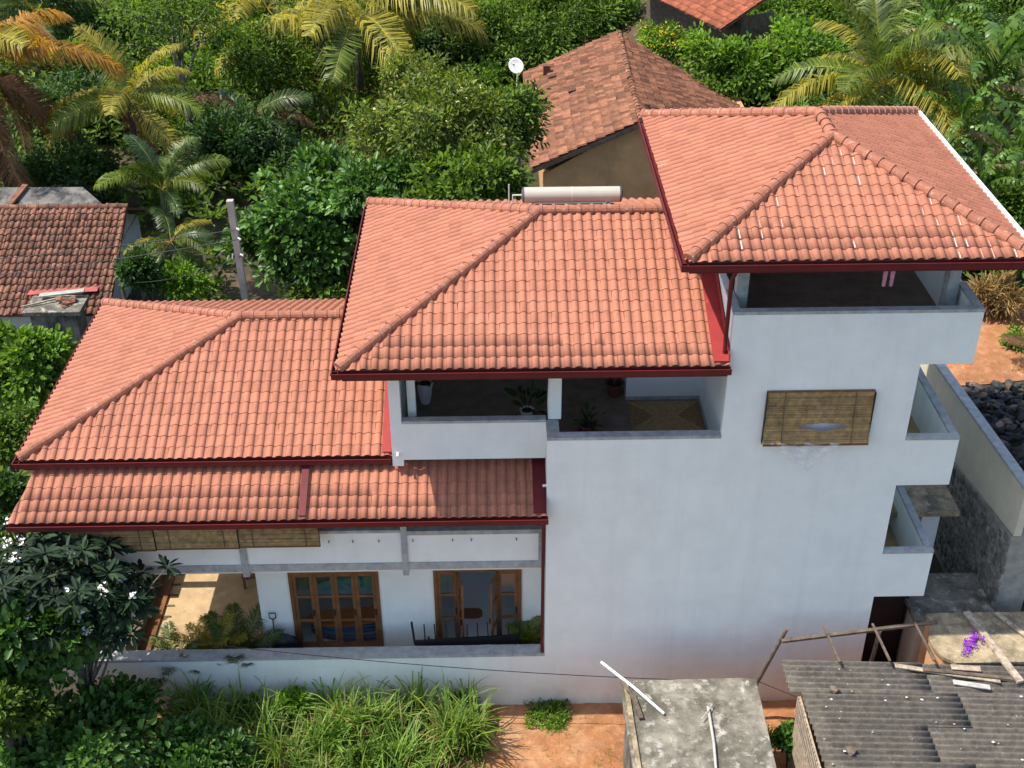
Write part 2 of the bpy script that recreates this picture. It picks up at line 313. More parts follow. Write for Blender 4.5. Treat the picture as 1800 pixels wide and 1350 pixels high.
def tile_field(P, w, L, prof, h, lift=.022, lip=.024, ov=1.12, over_=.05, off=.02, jit=0., seed=1, skip=()):
    """tiles of one roof face (polygon P: first edge is the eave, ccw from above)"""
    r = random.Random(seed); P, eu, es, n = frame(P); O = P[0]+n*off
    uv = [((p-P[0]).dot(eu), (p-P[0]).dot(es)) for p in P]
    E = []
    for i in range(1, len(uv)):
        (x0, y0), (x1, y1) = uv[i], uv[(i+1) % len(uv)]; dx, dy = x1-x0, y1-y0; l = math.hypot(dx, dy)
        E.append((-dy/l, dx/l, (dy*x0-dx*y0)/l))
    V, F = tile_template(w, L, prof, h, lift, lip, ov)
    u0, u1 = min(a for a, _ in uv), max(a for a, _ in uv); s1 = max(b for _, b in uv)
    out = []; FR = Matrix((( eu.x, es.x, n.x, O.x), (eu.y, es.y, n.y, O.y), (eu.z, es.z, n.z, O.z), (0, 0, 0, 1)))
    nu = int(math.ceil((u1-u0)/w)); ns = int(math.ceil((s1+over_)/L))
    for j in range(ns):
        for i in range(nu):
            a, b = u0+i*w, j*L-over_
            c4 = [(a, max(b, 0)), (a+w, max(b, 0)), (a+w, b+L*ov), (a, b+L*ov)]
            d = [min(e[0]*x+e[1]*y+e[2] for x, y in c4) for e in E]; dm = [max(e[0]*x+e[1]*y+e[2] for x, y in c4) for e in E]
            if min(dm) < .01 or (i, j) in skip: continue
            jm = Matrix.Translation((a+r.uniform(-jit, jit), b+r.uniform(-jit, jit)*1.5, r.uniform(0, jit)*.8))
            if jit: jm = jm @ Matrix.Rotation(r.uniform(-jit, jit)*1.6, 4, 'Z') @ Matrix.Rotation(r.uniform(-jit, jit)*1.2, 4, 'X')
            else: jm = jm @ Matrix.Rotation(r.gauss(0, .013), 4, 'Z') @ Matrix.Translation((0, r.gauss(0, .005)+(-.02 if r.random() < .012 else 0), r.uniform(-.002, .004)))
            if min(d) > -.002: out.append((FR @ jm, V, F, True))
            else:
                v2 = []; f2 = []
                for q in F:
                    poly = [tuple(jm @ Vector(V[k])) for k in q]
                    for e in E: poly = clip(poly, *e) if poly else poly
                    if len(poly) >= 3: f2.append(tuple(range(len(v2), len(v2)+len(poly)))); v2 += poly
                if f2: out.append((FR, v2, f2, False))
    return out
def put_tiles(root, fields, m, limit=300, rest_name='tile_field', label=None):
    """fields: [(roof part, tiles)]: the largest in view become objects sharing a mesh, the rest one mesh"""
    cand = []; rest = MB(); allt = [(rp, t) for rp, ts in fields for t in ts]
    for k, (rp, (Mx, V, F, full)) in enumerate(allt):
        if not full: continue
        xs_ = np.array([V[i] for i in (0, len(V)//3-1, 2*len(V)//3-1, len(V)//3)]); q = [proj(np.array(Mx @ Vector(p))) for p in xs_]
        if not all(0 < a < 1800 and 0 < b < 1350 for a, b in q): continue
        ar = abs(sum(q[i-1][0]*q[i][1]-q[i][0]*q[i-1][1] for i in range(4)))/2
        cand.append((-ar, k))
    pick = {k for _, k in sorted(cand)[:limit]}; shared = {}
    for k, (rp, (Mx, V, F, full)) in enumerate(allt):
        if k in pick:
            me = shared.get(id(V))
            if me is None:
                me = bpy.data.meshes.new('tile'); me.from_pydata(V, [], F); me.materials.append(M[m]); me.update()
                me.polygons.foreach_set('use_smooth', np.array([i % 2 == 0 for i in range(len(F))])); shared[id(V)] = me
            o = bpy.data.objects.new('tile', me); COL.objects.link(o); o.parent = rp; o.matrix_basis = Mx
        else:
            rest.add([Mx @ Vector(p) for p in V], F)
    if rest.f:
        o = rest.build(rest_name, m, root); o['kind'] = 'stuff'; reloc(o, root)
        o['label'] = label or 'remaining rows of clay roof tiles'
    return o
ABS = {}
def reloc(o, root):
    if root is not None and root.name in ABS: o.matrix_parent_inverse = Matrix.Translation(-Vector(ABS[root.name]))
    return o
def absroot(name, loc, label, cat, group=None):
    e = empty(name, loc, label, cat, group); ABS[e.name] = tuple(loc); return e
def part(mb, name, m, root, **k): return reloc(mb.build(name, m, root, **k), root)
def cap_mesh(r, L, mname, k=8):
    V = []; F = []
    rows = ((-.02, 1.13), (.05, 1.13), (.052, 1.0), (L, .90), (L+.05, .9))
    for s_, q in rows:
        for i in range(k+1):
            a = math.pi*(-.08+1.16*i/k); V.append((s_, r*q*math.cos(a), r*q*math.sin(a)*1.0))
    for j in range(len(rows)-1):
        for i in range(k): a = j*(k+1)+i; F.append((a, a+1, a+k+2, a+k+1))
    F.append(tuple(range(k, -1, -1)))
    me = bpy.data.meshes.new('ridge_cap'); me.from_pydata(V, [], F); me.materials.append(M[mname]); me.materials.append(M['mortar' if mname == 'cap_tile' else mname]); me.update()
    me.polygons.foreach_set('material_index', np.array([1 if (i < 2*k and i >= k) else 0 for i in range(len(F))], np.int32)); return me
def caps(A, B, me, step, rp, drop=.02, jit=.0, rnd=random.Random(3)):
    A, B = Vector(A), Vector(B); d = (B-A).normalized(); n = max(1, round((B-A).length/step)); st = (B-A).length/n
    side = Vector((0, 0, 1)).cross(d).normalized(); up = d.cross(side)
    for i in range(n):
        p = A+d*(i*st)-up*drop
        o = bpy.data.objects.new('ridge_cap', me); COL.objects.link(o); o.parent = rp
        o.matrix_basis = Matrix(((d.x, side.x, up.x, p.x), (d.y, side.y, up.y, p.y), (d.z, side.z, up.z, p.z), (0, 0, 0, 1))) @ Matrix.Rotation(rnd.uniform(-.03, .03)+rnd.uniform(-jit, jit), 4, 'Z') @ Matrix.Translation((0, rnd.uniform(-jit, jit)*.3, rnd.uniform(-jit, jit)*.2))
def bed(A, B, wd, rp, m='mortar', dz=.0):
    """bed of mortar along a hip or ridge under the cap tiles"""
    A, B = Vector(A), Vector(B); mb = MB(); mb.bar(A+Vector((0, 0, dz)), B+Vector((0, 0, dz)), wd, .075); mb.build('mortar_bed', m, rp)
def gutter(A, B, inward, rp, ht=.14, wd=.13, m='gutter_red', name='gutter'):
    """channel from A to B, its inner edge at the tile edge; inward = unit vector towards the roof"""
    A, B, iv = Vector(A), Vector(B), Vector(inward); mb = MB(); up = Vector((0, 0, 1)); o = -iv
    def bx(a0, a1, z0, z1):
        V = [P+o*a+up*z for P in (A, B) for a, z in ((a0, z0), (a1, z0), (a1, z1), (a0, z1))]
        mb.add(V, [(3, 2, 1, 0), (4, 5, 6, 7), (0, 1, 5, 4), (1, 2, 6, 5), (2, 3, 7, 6), (3, 0, 4, 7)])
    L_ = (B-A).length; nj = int(L_/2.4)
    for q in range(1, nj):
        P = A.lerp(B, q/nj); d_ = (B-A).normalized()*.035; V = [P+d_*s_+o*a+up*z for s_ in (-1, 1) for a, z in ((wd-.01, -ht-.004), (wd+.006, -ht-.004), (wd+.006, -.032), (wd-.01, -.032))]
        MB().add(V, [(3, 2, 1, 0), (4, 5, 6, 7), (0, 1, 5, 4), (1, 2, 6, 5), (2, 3, 7, 6), (3, 0, 4, 7)]).build('gutter_joint', m, rp)
    bx(wd-.012, wd, -ht, 0); bx(wd, wd+.014, -.03, .002); bx(0, wd-.012, -ht, -ht+.012); bx(-.012, 0, -ht, -.01)
    return mb.build(name, m, rp)

# ---------------------------------------------------------------- the main house
house = absroot('house', (0, 0, 0), 'large stepped white house with three red clay tiled hip roofs', 'house')
HP = dict(root=house)
def hb(name, m, *boxes, bevel=0., parent=None):
    if name in ('side_wall', 'inner_wall', 'back_wall', 'concrete_beam', 'door_sill', 'skirting', 'ground_floor_wall', 'balcony_band', 'veranda_floor'):
        return [MB().box(*b).build(name, m, parent or house, bevel=bevel) for b in boxes]
    mb = MB()
    for b in boxes: mb.box(*b)
    return mb.build(name, m, parent or house, bevel=bevel)
# front wall: one plane, with the stepped balconies at the right
fw = hb('front_wall', 'plaster', (1.09, 4.85, 0, .2, -.4, 8.09), (4.85, 8.87, 0, .2, -.4, 8.0), (4.85, 5.72, 0, .2, 8.0, 9.3), (8.02, 8.87, 0, .2, 8.0, 9.3),
        (4.85, 8.87, 0, .2, 9.3, 9.9), (4.85, 9.97, 0, .15, 9.9, 11.13), (8.87, 10.05, 0, .15, 6.75, 7.97), (8.87, 10.05, 0, .15, 3.47, 4.78))
hb('parapet_cap', 'cement', (1.085, 4.85, -.008, .22, 8.09, 8.16), (1.085, 1.36, .22, .70, 8.095, 8.16))
hb('parapet_cap', 'cement', (4.84, 9.98, -.008, .165, 11.13, 11.2), (4.84, 5.0, .165, 1.0, 11.13, 11.2), (9.81, 9.98, .165, 1.2, 11.13, 11.2))
hb('parapet_cap', 'cement', (8.875, 10.06, -.008, .165, 7.97, 8.04), (9.89, 10.06, .165, 5.2, 7.97, 8.04))
hb('parapet_cap', 'cement', (8.875, 10.06, -.008, .165, 4.78, 4.85), (9.89, 10.06, .165, 5.2, 4.78, 4.85))
hb('side_wall', 'plaster', (8.67, 8.87, .2, 8, -.4, 9.9), (9.9, 10.05, .15, 5.2, 6.75, 7.97), (9.9, 10.05, .15, 5.2, 3.47, 4.78), (9.82, 9.97, .15, 7.2, 9.9, 11.13), (4.85, 5.0, .15, 7.2, 9.9, 11.13), (9.82, 9.97, 2.0, 7.2, 11.13, 12.5))
hb('balcony_slab', 'floor_tan', (8.87, 9.9, .15, 5.2, 6.75, 6.95)); hb('balcony_slab', 'floor_tan', (8.87, 9.9, .15, 5.2, 3.47, 3.67))
hb('terrace_floor', 'floor_brown', (5.0, 9.82, .15, 7.2, 9.9, 10.13))
hb('column', 'cement', (5.02, 5.26, .75, 1.0, 10.13, 12.4)); hb('column', 'cement', (9.5, 9.74, .95, 1.25, 10.13, 12.45))
hb('back_wall', 'plaster_in', (5.0, 9.82, 7.0, 7.2, 10.13, 12.45), (-2.35, 4.85, 7.4, 7.6, 3.7, 10.0), (1.1, 4.85, 7.4, 7.6, -.2, 3.7), (-10, -2.35, 7.4, 7.6, 3.7, 7.05), (4.85, 8.67, 7.8, 8.0, -.2, 9.9))
MB().box(9.79, 9.82, 2.62, 2.78, 11.05, 11.2).build('socket', 'black_metal', house)
# middle storey terraces
hb('terrace_floor', 'floor_brown', (1.36, 4.92, .22, 7.4, 6.82, 7.05)); hb('terrace_floor', 'floor_brown', (-2.15, 1.36, .86, 7.4, 7.025, 7.05))
hb('side_wall', 'plaster', (4.92, 5.1, .2, 7.4, 7.05, 9.9), (1.09, 1.3, .2, .7, 6.82, 8.09))
hb('side_wall', 'plaster', (-2.35, -2.2, .96, 7.4, 6.9, 10.0)); hb('side_wall', 'plaster', (1.09, 1.29, .2, 7.4, -.2, 6.8))
hb('terrace_parapet', 'plaster', (-2.35, 1.088, .7, .85, 7.13, 8.1), (-2.35, -2.1, .7, .95, 6.96, 7.13), (-2.35, -2.1, .7, .95, 8.1, 9.98))
hb('parapet_cap', 'cement', (-2.098, 1.085, .692, .88, 8.1, 8.165))
hb('column', 'plaster', (1.12, 1.42, .72, 1.0, 8.165, 9.98)); hb('column', 'plaster', (-1.98, -1.8, 1.15, 1.33, 7.05, 9.98))
hb('inner_wall', 'plaster_in', (3.13, 4.92, 3.2, 3.35, 7.05, 9.9), (3.13, 3.28, 3.35, 7.4, 7.05, 9.9)); hb('inner_wall', 'plaster_in', (-2.2, 1.3, 5.2, 5.4, 7.05, 9.98)); hb('inner_wall', 'plaster_in', (1.3, 3.13, 6.2, 6.4, 7.05, 9.98))
hb('skirting', 'cement', (3.13, 4.91, 3.165, 3.197, 7.05, 7.13), (4.885, 4.917, .25, 3.16, 7.05, 7.13))
MB().tube([(1.11, .70, 9.9), (1.115, .69, 9.2), (1.10, .69, 8.6), (1.12, .69, 8.18)], .012, 5).build('cable', 'wire', house)
for x_, z_ in ((-2.22, 7.32), (1.06, 6.85)):
    MB().tube([(x_, .74 if x_ < 0 else .05, z_), (x_, .58 if x_ < 0 else -.12, z_-.02)] if x_ < 0 else [(1.2, .06, z_), (1.0, .06, z_-.02)], .03, 8).build('drain_spout', 'pot_white', house)
# left wing: first floor band, ground floor wall with doors
hb('balcony_band', 'plaster', (-9.6, -2.24, .32, .46, 4.47, 5.36), (-2.1, .93, .32, .46, 4.47, 5.28))
hb('concrete_beam', 'cement', (-9.6, 1.085, .29, .48, 4.27, 4.47), (-2.1, 1.085, .30, .48, 5.28, 5.40), (-4.1, -2.24, .30, .48, 5.36, 5.44))
for x0, x1, z0, z1 in ((-2.24, -2.1, 4.10, 6.0), (.93, 1.085, 4.47, 5.28), (-5.98, -5.82, 4.12, 5.36)): hb('concrete_post', 'cement', (x0, x1, .275, .49, z0, z1))
hb('concrete_beam', 'cement', (-9.6, 1.085, .29, .5, 5.72, 6.02))
for x_ in (-3.9, -3.35, -2.75, -1.97, -1.05, -.62, .42): MB().tube([(x_, .325, 5.14), (x_, .285, 5.15), (x_, .285, 5.10)], .012, 5).build('hook', 'tank_end', house)
hb('floor_slab', 'plaster', (-9.5, 1.085, .5, 7.4, 4.05, 4.27))
hb('inner_wall', 'plaster_in', (-9.5, 1.08, 3.6, 3.8, 4.27, 6.9))
DX = [(-5.14, -2.94), (-1.6, .56)]
hb('ground_floor_wall', 'plaster', (-5.93, -5.14, 1.2, 1.4, .9, 4.05), (-2.94, -1.6, 1.2, 1.4, .9, 4.05), (.56, 1.09, 1.2, 1.4, .9, 4.05), (-5.14, -2.94, 1.2, 1.4, 3.52, 4.05), (-1.6, .56, 1.2, 1.4, 3.52, 4.05))
hb('inner_wall', 'plaster_in', (-5.93, -5.78, 1.4, 7.4, .9, 4.05), (-2.4, -2.2, 1.4, 7.4, .9, 4.05), (-5.78, -2.4, 4.6, 4.75, .9, 2.2), (-2.2, 1.09, 6.9, 7.0, .9, 1.1))
hb('veranda_floor', 'floor_tan', (-9.5, -5.93, .2, 7.4, .5, .9), (-5.93, 1.088, .2, 1.2, .5, .897)); hb('room_floor', 'plaster_in', (-5.93, 1.088, 1.2, 7.4, .5, .9))
hb('door_sill', 'plaster_in', (-5.2, -2.88, 1.08, 1.2, .897, .95), (-1.66, .62, 1.0, 1.2, .897, .95))
hb('compound_wall', 'plaster', (-11.2, 1.09, 0, .2, -.5, 1.72)); hb('wall_cap', 'cement', (-11.2, 1.09, -.012, .33, 1.72, 1.79))
hb('veranda_edge', 'wood', (-9.15, -8.85, 1.0, 6.5, .9, .98)); hb('veranda_edge', 'old_wood', (-9.5, -9.15, 1.0, 6.5, .9, 1.3))
for y_ in np.arange(1.6, 5.4, .42): MB().box(-8.85, -8.62, y_, y_+.05, .9, .93).build('wood_slat', 'old_wood', house)
hb('column', 'plaster', (-9.55, -9.3, .5, .75, .9, 4.27)); hb('column', 'plaster', (-9.5, -9.25, 3.6, 3.85, .9, 4.05)); hb('column', 'plaster', (-9.5, -9.25, 6.4, 6.65, .9, 4.05))
hb('eave_wall', 'plaster', (-9.5, -2.36, 1.32, 1.45, 5.0, 7.0))
# downpipes
MB().tube([(1.0, -.14, 6.1), (1.02, -.04, 5.9), (1.03, .06, 5.6), (1.03, .06, 1.8)], .04, 8).build('downpipe', 'gutter_red', house)
MB().tube([(4.80, -.14, 12.4), (4.79, -.13, 12.2), (4.74, .05, 11.9), (4.745, .05, 10.15)], .045, 8).build('downpipe', 'gutter_red', house)

# roofs ------------------------------------------------------------
W, LT = .222, .300; capme = cap_mesh(.125, .31, 'cap_tile')
fields = []
def deck(polys, name='tiled_roof'):
    mb = MB()
    for P in polys: mb.slab(P, .09)
    return mb.build(name, 'roof_deck', house)
# left roof
A0, A1, A2, A3 = (-10.78, .98, 7.08), (-2.37, .98, 7.08), (-2.37, 8.32, 7.08), (-10.74, 8.32, 7.08); R0, R1 = (-6.24, 4.66, 8.62), (-2.37, 4.66, 8.62)
lf = [[A0, A1, R1, R0], [A2, A3, R0, R1], [A3, A0, R0]]
rl = deck(lf)
for i, P in enumerate(lf): fields.append((rl, tile_field(P, W, LT, PROF, .050, lift=.016, lip=.019, seed=i+1)))
up = Vector((0, 0, .075))
for a, b in ((A0, R0), (A3, R0), (R0, R1)): bed(Vector(a)+up*.7, Vector(b)+up*.7, .17, rl, dz=-.005); caps(Vector(a)+up, Vector(b)+up, capme, .30, rl)
gutter((-10.90, .96, 7.06), (-2.40, .96, 7.06), (0, 1, 0), rl); gutter((-10.77, 8.3, 7.06), (-10.79, .83, 7.06), (1, 0, 0), rl)
MB().box(-10.74, -2.4, .98, 1.1, 6.78, 7.02).box(-10.76, -10.64, 1.1, 8.3, 6.78, 7.02).build('fascia', 'gutter_red', rl)
def flash(A, B, wd, h, rp, m='flash_red'):
    """sloping flashing strip lying on the tiles from eave A to B with an upstand on its +x side"""
    A, B = Vector(A), Vector(B); x = Vector((wd, 0, 0)); z = Vector((0, 0, 1)); mb = MB()
    V = [A, A+x, B+x, B]; mb.add(V+[v-z*.03 for v in V], [(0, 1, 2, 3), (7, 6, 5, 4), (0, 4, 5, 1), (1, 5, 6, 2), (2, 6, 7, 3), (3, 7, 4, 0)])
    if h:
        U = [A+x*1.002, A+x*1.002+Vector((.018, 0, 0)), B+x*1.002+Vector((.018, 0, 0)), B+x*1.002]
        mb.add([u-z*.05 for u in U]+[u+z*h for u in U], [(3, 2, 1, 0), (4, 5, 6, 7), (0, 1, 5, 4), (1, 2, 6, 5), (2, 3, 7, 6), (3, 0, 4, 7)])
    return mb.build('flashing', m, rp)
k_ = (8.62-7.08)/(4.66-.98)
flash((-2.60, .93, 7.20), (-2.60, 4.6, 7.20+k_*3.67), .22, .10, rl)
# lean-to roof below the left roof
E0, E1, E2, E3 = (-10.82, -.22, 6.22), (1.085, -.22, 6.22), (1.085, 1.5, 6.99), (-10.35, 1.5, 6.99)
rs = deck([[E0, E1, E2, E3]], 'lean_to_roof')
fields.append((rs, tile_field([E0, E1, E2, E3], W, LT, PROF, .050, lift=.016, lip=.019, seed=9)))
gutter((-10.85, -.24, 6.21), (1.12, -.24, 6.21), (0, 1, 0), rs)
flash((-4.42, -.26, 6.345), (-4.42, 1.0, 6.345+.4474*1.26), .16, 0, rs, 'gutter_red')
flash((.79, -.26, 6.345), (.79, 1.25, 6.345+.4474*1.5), .27, .12, rs, 'gutter_red')
MB().box(-10.75, 1.08, -.12, -.02, 6.0, 6.16).build('fascia', 'gutter_red', rs)
# middle roof
B0, B1, B2, B3 = (-3.25, -.12, 10.02), (4.84, -.12, 10.02), (4.84, 8.24, 10.02), (-3.25, 8.24, 10.02); Q0, Q1 = (1.05, 4.06, 11.61), (4.84, 4.06, 11.61)
mf = [[B0, B1, Q1, Q0], [B2, B3, Q0, Q1], [B3, B0, Q0]]
rm = deck(mf)
for i, P in enumerate(mf): fields.append((rm, tile_field(P, W, LT, PROF, .050, lift=.016, lip=.019, seed=i+21)))
for a, b in ((B0, Q0), (B3, Q0), (Q0, Q1)): bed(Vector(a)+up*.7, Vector(b)+up*.7, .17, rm, dz=-.005); caps(Vector(a)+up, Vector(b)+up, capme, .30, rm)
gutter((-3.40, -.14, 10.0), (4.87, -.14, 10.0), (0, 1, 0), rm); gutter((-3.27, 8.2, 10.0), (-3.27, -.27, 10.0), (1, 0, 0), rm)
MB().box(-3.2, 4.82, -.12, 0.0, 9.74, 9.96).box(-3.25, -3.13, 0.0, 8.2, 9.74, 9.96).build('fascia', 'gutter_red', rm)
flash((4.50, -.16, 10.14), (4.50, 4.0, 10.14+.3804*4.16), .31, .16, rm)
# top roof
C0, C1, C2, C3 = (3.77, -.39, 12.55), (10.54, -.39, 12.55), (10.54, 7.66, 12.55), (3.77, 7.66, 12.55); T0, T1 = (7.2, 2.98, 13.76), (7.2, 4.28, 13.80)
tf = [[C0, C1, T0], [C1, C2, T1, T0], [C2, C3, T1], [C3, C0, T0, T1]]
rt_ = deck(tf)
tfields = []
for i, P in enumerate(tf): tfields.append(tile_field(P, W, LT, PROF, .050, lift=.016, lip=.019, seed=i+41)); fields.append((rt_, tfields[-1]))
for a, b in ((C0, T0), (C1, T0), (C2, T1), (C3, T1), (T0, T1)): bed(Vector(a)+up*.7, Vector(b)+up*.7, .18, rt_, dz=-.005); caps(Vector(a)+up, Vector(b)+up, capme, .30, rt_)
gutter((3.64, -.41, 12.53), (10.68, -.41, 12.53), (0, 1, 0), rt_); gutter((3.75, 7.6, 12.53), (3.75, -.54, 12.53), (1, 0, 0), rt_)
gutter((10.56, -.54, 12.53), (10.56, 7.6, 12.53), (-1, 0, 0), rt_, m='pot_white')
MB().box(10.585, 10.655, -.5, 7.62, 12.54, 12.665).build('verge_strip', 'pot_white', rt_)
MB().box(3.8, 10.5, -.38, -.27, 12.28, 12.49).box(3.77, 3.88, -.27, 7.6, 12.28, 12.49).build('fascia', 'gutter_red', rt_)
# white mortar smears in the valleys of the top roof, near the hips
sm = bpy.data.meshes.new('mortar_streak'); sm.from_pydata([(-.014, 0, 0), (.014, .01, 0), (.011, .27, 0), (-.010, .25, 0), (-.011, .0, -.012), (.010, .0, -.012)], [], [(0, 1, 2, 3), (4, 5, 1, 0)]); sm.materials.append(M['white_mortar']); sm.update()
rr = random.Random(5); n_s = 0
for fi, fl in ((0, tfields[0]), (3, tfields[3])):
    ax, bx_ = Vector(C0), Vector(T0); cx_ = Vector(C1)
    for Mx, V, F, full in fl:
        if not full: continue
        p = Mx.translation
        dl = ((bx_-ax).xy.normalized()); d1 = abs((p.xy-ax.xy).cross(dl)) if hasattr(p.xy, 'cross') else 9
        dr = ((bx_-cx_).xy.normalized()); d2 = abs((p.xy-cx_.xy).cross(dr))
        pr_ = .42 if (fi == 0 and (.25 < d1 < .75 or .2 < d2 < .8)) else (.22 if fi == 0 and d2 < 1.3 else (.10 if fi == 3 and d1 < .5 else .012))
        if rr.random() < pr_:
            o = bpy.data.objects.new('mortar_streak', sm); COL.objects.link(o); o.parent = rt_
            o.matrix_basis = Mx @ Matrix.Translation((W*.84, .02, .030)) @ Matrix.Scale(rr.uniform(.3, 1.1), 4, (1, 0, 0)) @ Matrix.Scale(rr.uniform(.55, 1.05), 4, (0, 1, 0)); n_s += 1
put_tiles(house, fields, 'tile', 300, 'roof_tile_rows', 'remaining rows of interlocking red clay tiles')

# doors --------------------------------------------------------------
def leaf(Wd, Ht, root, Mx):
    """a door leaf hinged at its left edge with three panes"""
    f = MB(); t = .045; f.box(0, .085, -t/2, t/2, 0, Ht).box(Wd-.085, Wd, -t/2, t/2, 0, Ht)
    zs = [0, .16, Ht*.36, Ht*.36+.07, Ht*.68, Ht*.68+.07, Ht-.1, Ht]
    for a, b in ((0, 1), (2, 3), (4, 5), (6, 7)): f.box(.085, Wd-.085, -t/2+.003, t/2-.003, zs[a], zs[b])
    o = f.build('door_leaf', 'wood', root); o.matrix_basis = Mx
    for a, b in ((1, 2), (3, 4), (5, 6)): MB().box(.08, Wd-.08, -.004, .004, zs[a], zs[b]).build('pane', 'glass', o)
    MB().box(Wd-.06, Wd-.03, -.075, -t/2, Ht*.45, Ht*.52).build('handle', 'black_metal', o)
for k, (x0, x1) in enumerate(DX):
    hb('door_frame', 'wood', (x0, x0+.08, 1.16, 1.34, .95, 3.52), (x1-.08, x1, 1.16, 1.34, .95, 3.52), (x0+.08, x1-.08, 1.16, 1.34, 3.42, 3.52))
Wl = (DX[0][1]-DX[0][0]-.16)/4
for i in range(4): leaf(Wl-.006, 2.44, house, Matrix.Translation((DX[0][0]+.08+i*Wl, 1.22, .96)))
Wl = (DX[1][1]-DX[1][0]-.16)/4
for i, (x, a) in enumerate(((DX[1][0]+.08, 0), (DX[1][0]+.08+Wl, -74), (DX[1][1]-.08-Wl, 180+70), (DX[1][1]-.08-Wl, 0))):
    leaf(Wl-.006, 2.44, house, Matrix.Translation((x, 1.22-.03*(abs(a) > 1), .96)) @ Matrix.Rotation(math.radians(a), 4, 'Z'))
# blinds --------------------------------------------------------------
def blind(x0, x1, y, z0, z1, label, sag=.0, shift=0., rows=70, hole=None):
    r_ = absroot('bamboo_blind', ((x0+x1)/2, y, z0), label, 'blind', 'bamboo blinds on the house front'); mb = MB(); h = (z1-z0)/rows; rg = random.Random(int(x0*100))
    for i in range(rows):
        z = z0+i*h; t = 1-(i+.5)/rows; yy_ = y-sag*t*t; d0, d1 = rg.uniform(-.012, .008), rg.uniform(-.008, .012)
        segs = [(x0+d0+shift*t, x1+d1+shift*t)]
        if hole and hole[2] < z < hole[3]:
            k = math.sin(math.pi*(z-hole[2])/(hole[3]-hole[2])); cx, hw = (hole[0]+hole[1])/2, (hole[1]-hole[0])/2*k*rg.uniform(.75, 1.1); segs = [(segs[0][0], cx-hw), (cx+hw, segs[0][1])]
        for a, b in segs: mb.add([(a, yy_, z), (b, yy_, z), (b, yy_-.012, z+h*.5), (a, yy_-.012, z+h*.5), (b, yy_, z+h*.97), (a, yy_, z+h*.97)], [(0, 1, 2, 3), (3, 2, 4, 5)])
    part(mb, 'reed_mat', 'bamboo', r_)
    part(MB().box(x0+shift, x1+shift, y-sag-.02, y-sag+.012, z0-.035, z0), 'batten', 'wood', r_); part(MB().box(x0, x1, y-.015, y+.012, z1, z1+.03), 'batten', 'wood', r_)
    for q in (.17, .83):
        xx = x0+(x1-x0)*q; c = MB(); c.tube([(xx, y-.022, z1), (xx+shift*.5, y-sag*.3-.022, (z0+z1)/2), (xx+shift, y-sag-.022, z0)], .009, 5); part(c, 'cord', 'old_wood', r_)
    for xx in (x0-.014, x1): part(MB().box(xx+shift*.5, xx+.014+shift*.5, y-.02-sag*.4, y+.01, z0-.03, z1), 'edge_tape', 'black_metal', r_)
    return r_
blind(5.73, 8.01, -.03, 8.02, 9.27, 'bamboo blind with a torn patch and plastic over the upper window', sag=.14, rows=80, hole=(6.45, 7.55, 8.30, 8.50))
blind(-9.6, -7.76, -.06, 5.27, 6.05, 'leftmost of the three bamboo blinds under the lowest eave', rows=46)
blind(-7.74, -5.88, -.05, 5.29, 6.05, 'middle one of the three bamboo blinds under the lowest eave', rows=46)
blind(-5.86, -4.05, -.04, 5.31, 6.05, 'rightmost of the three bamboo blinds under the lowest eave', rows=46)
hb('window_backing', 'pot_white', (5.72, 8.02, .1, .16, 8.0, 9.3))
# clear plastic sheet hanging out below the blind
pl = []; nq = 16
for j in range(9):
    t = j/8
    for i in range(nq+1):
        u = i/nq; hwid = (1-t)**.8; x = 6.62+(u-.5)*1.5*hwid+.14*t; z = 8.06-.74*t*(1-.25*abs(u-.5))+.02*math.sin(u*14); pl.append((x, -.20+.05*math.sin(u*17+t*6)*(1-t)-.03*t, z))
pm = fast('plastic_sheet', pl, [(j*(nq+1)+i, j*(nq+1)+i+1, (j+1)*(nq+1)+i+1, (j+1)*(nq+1)+i) for j in range(8) for i in range(nq)])
tag(meshobj('plastic_sheet', pm, 'clear_plastic', smooth=True), 'crumpled clear plastic sheet hanging below the upper window blind', 'plastic sheet')
# ---------------------------------------------------------------- things on and in the house
def pot_plant(loc, label, potm, r, h, kind, ph, rim=.02, seed=1):
    e = empty('potted_plant', loc, label, 'potted plant'); mb = MB()
    mb.lathe([(r*.62, 0), (r*.8, h*.4), (r, h*.93), (r+rim, h*.93), (r+rim, h), (r*.9, h), (r*.88, h*.86)], n=20); mb.build('pot', potm, e, smooth=False)
    MB().lathe([(r*.86, h*.80), (r*.84, h*.87)], n=16).build('soil', 'soil', e)
    rg = np.random.default_rng(seed)
    if kind == 'leafy':
        n = 26; pos = np.zeros((n, 3)); pos[:, 2] = h*.87; ang = rg.uniform(0, 6.28, n); el = rg.uniform(.3, 1.4, n)
        d = np.c_[np.cos(ang)*np.cos(el), np.sin(ang)*np.cos(el), np.sin(el)]; pos += d*rg.uniform(.05, ph*.7, (n, 1))
        V, Q = leaves(pos, d, rg.uniform(.5, 1, n)*ph*.5, .38, rg); meshobj('foliage', fast('foliage', V, Q), 'leaf_dark', e)
    st = MB()
    for k in range(4):
        a = rg.uniform(0, 6.28); st.tube([(0, 0, h*.85), (math.cos(a)*ph*.2, math.sin(a)*ph*.2, h+ph*.5), (math.cos(a)*ph*.35, math.sin(a)*ph*.35, h+ph*rg.uniform(.6, 1))], .010, 5)
    st.build('stem', 'bark', e); return e
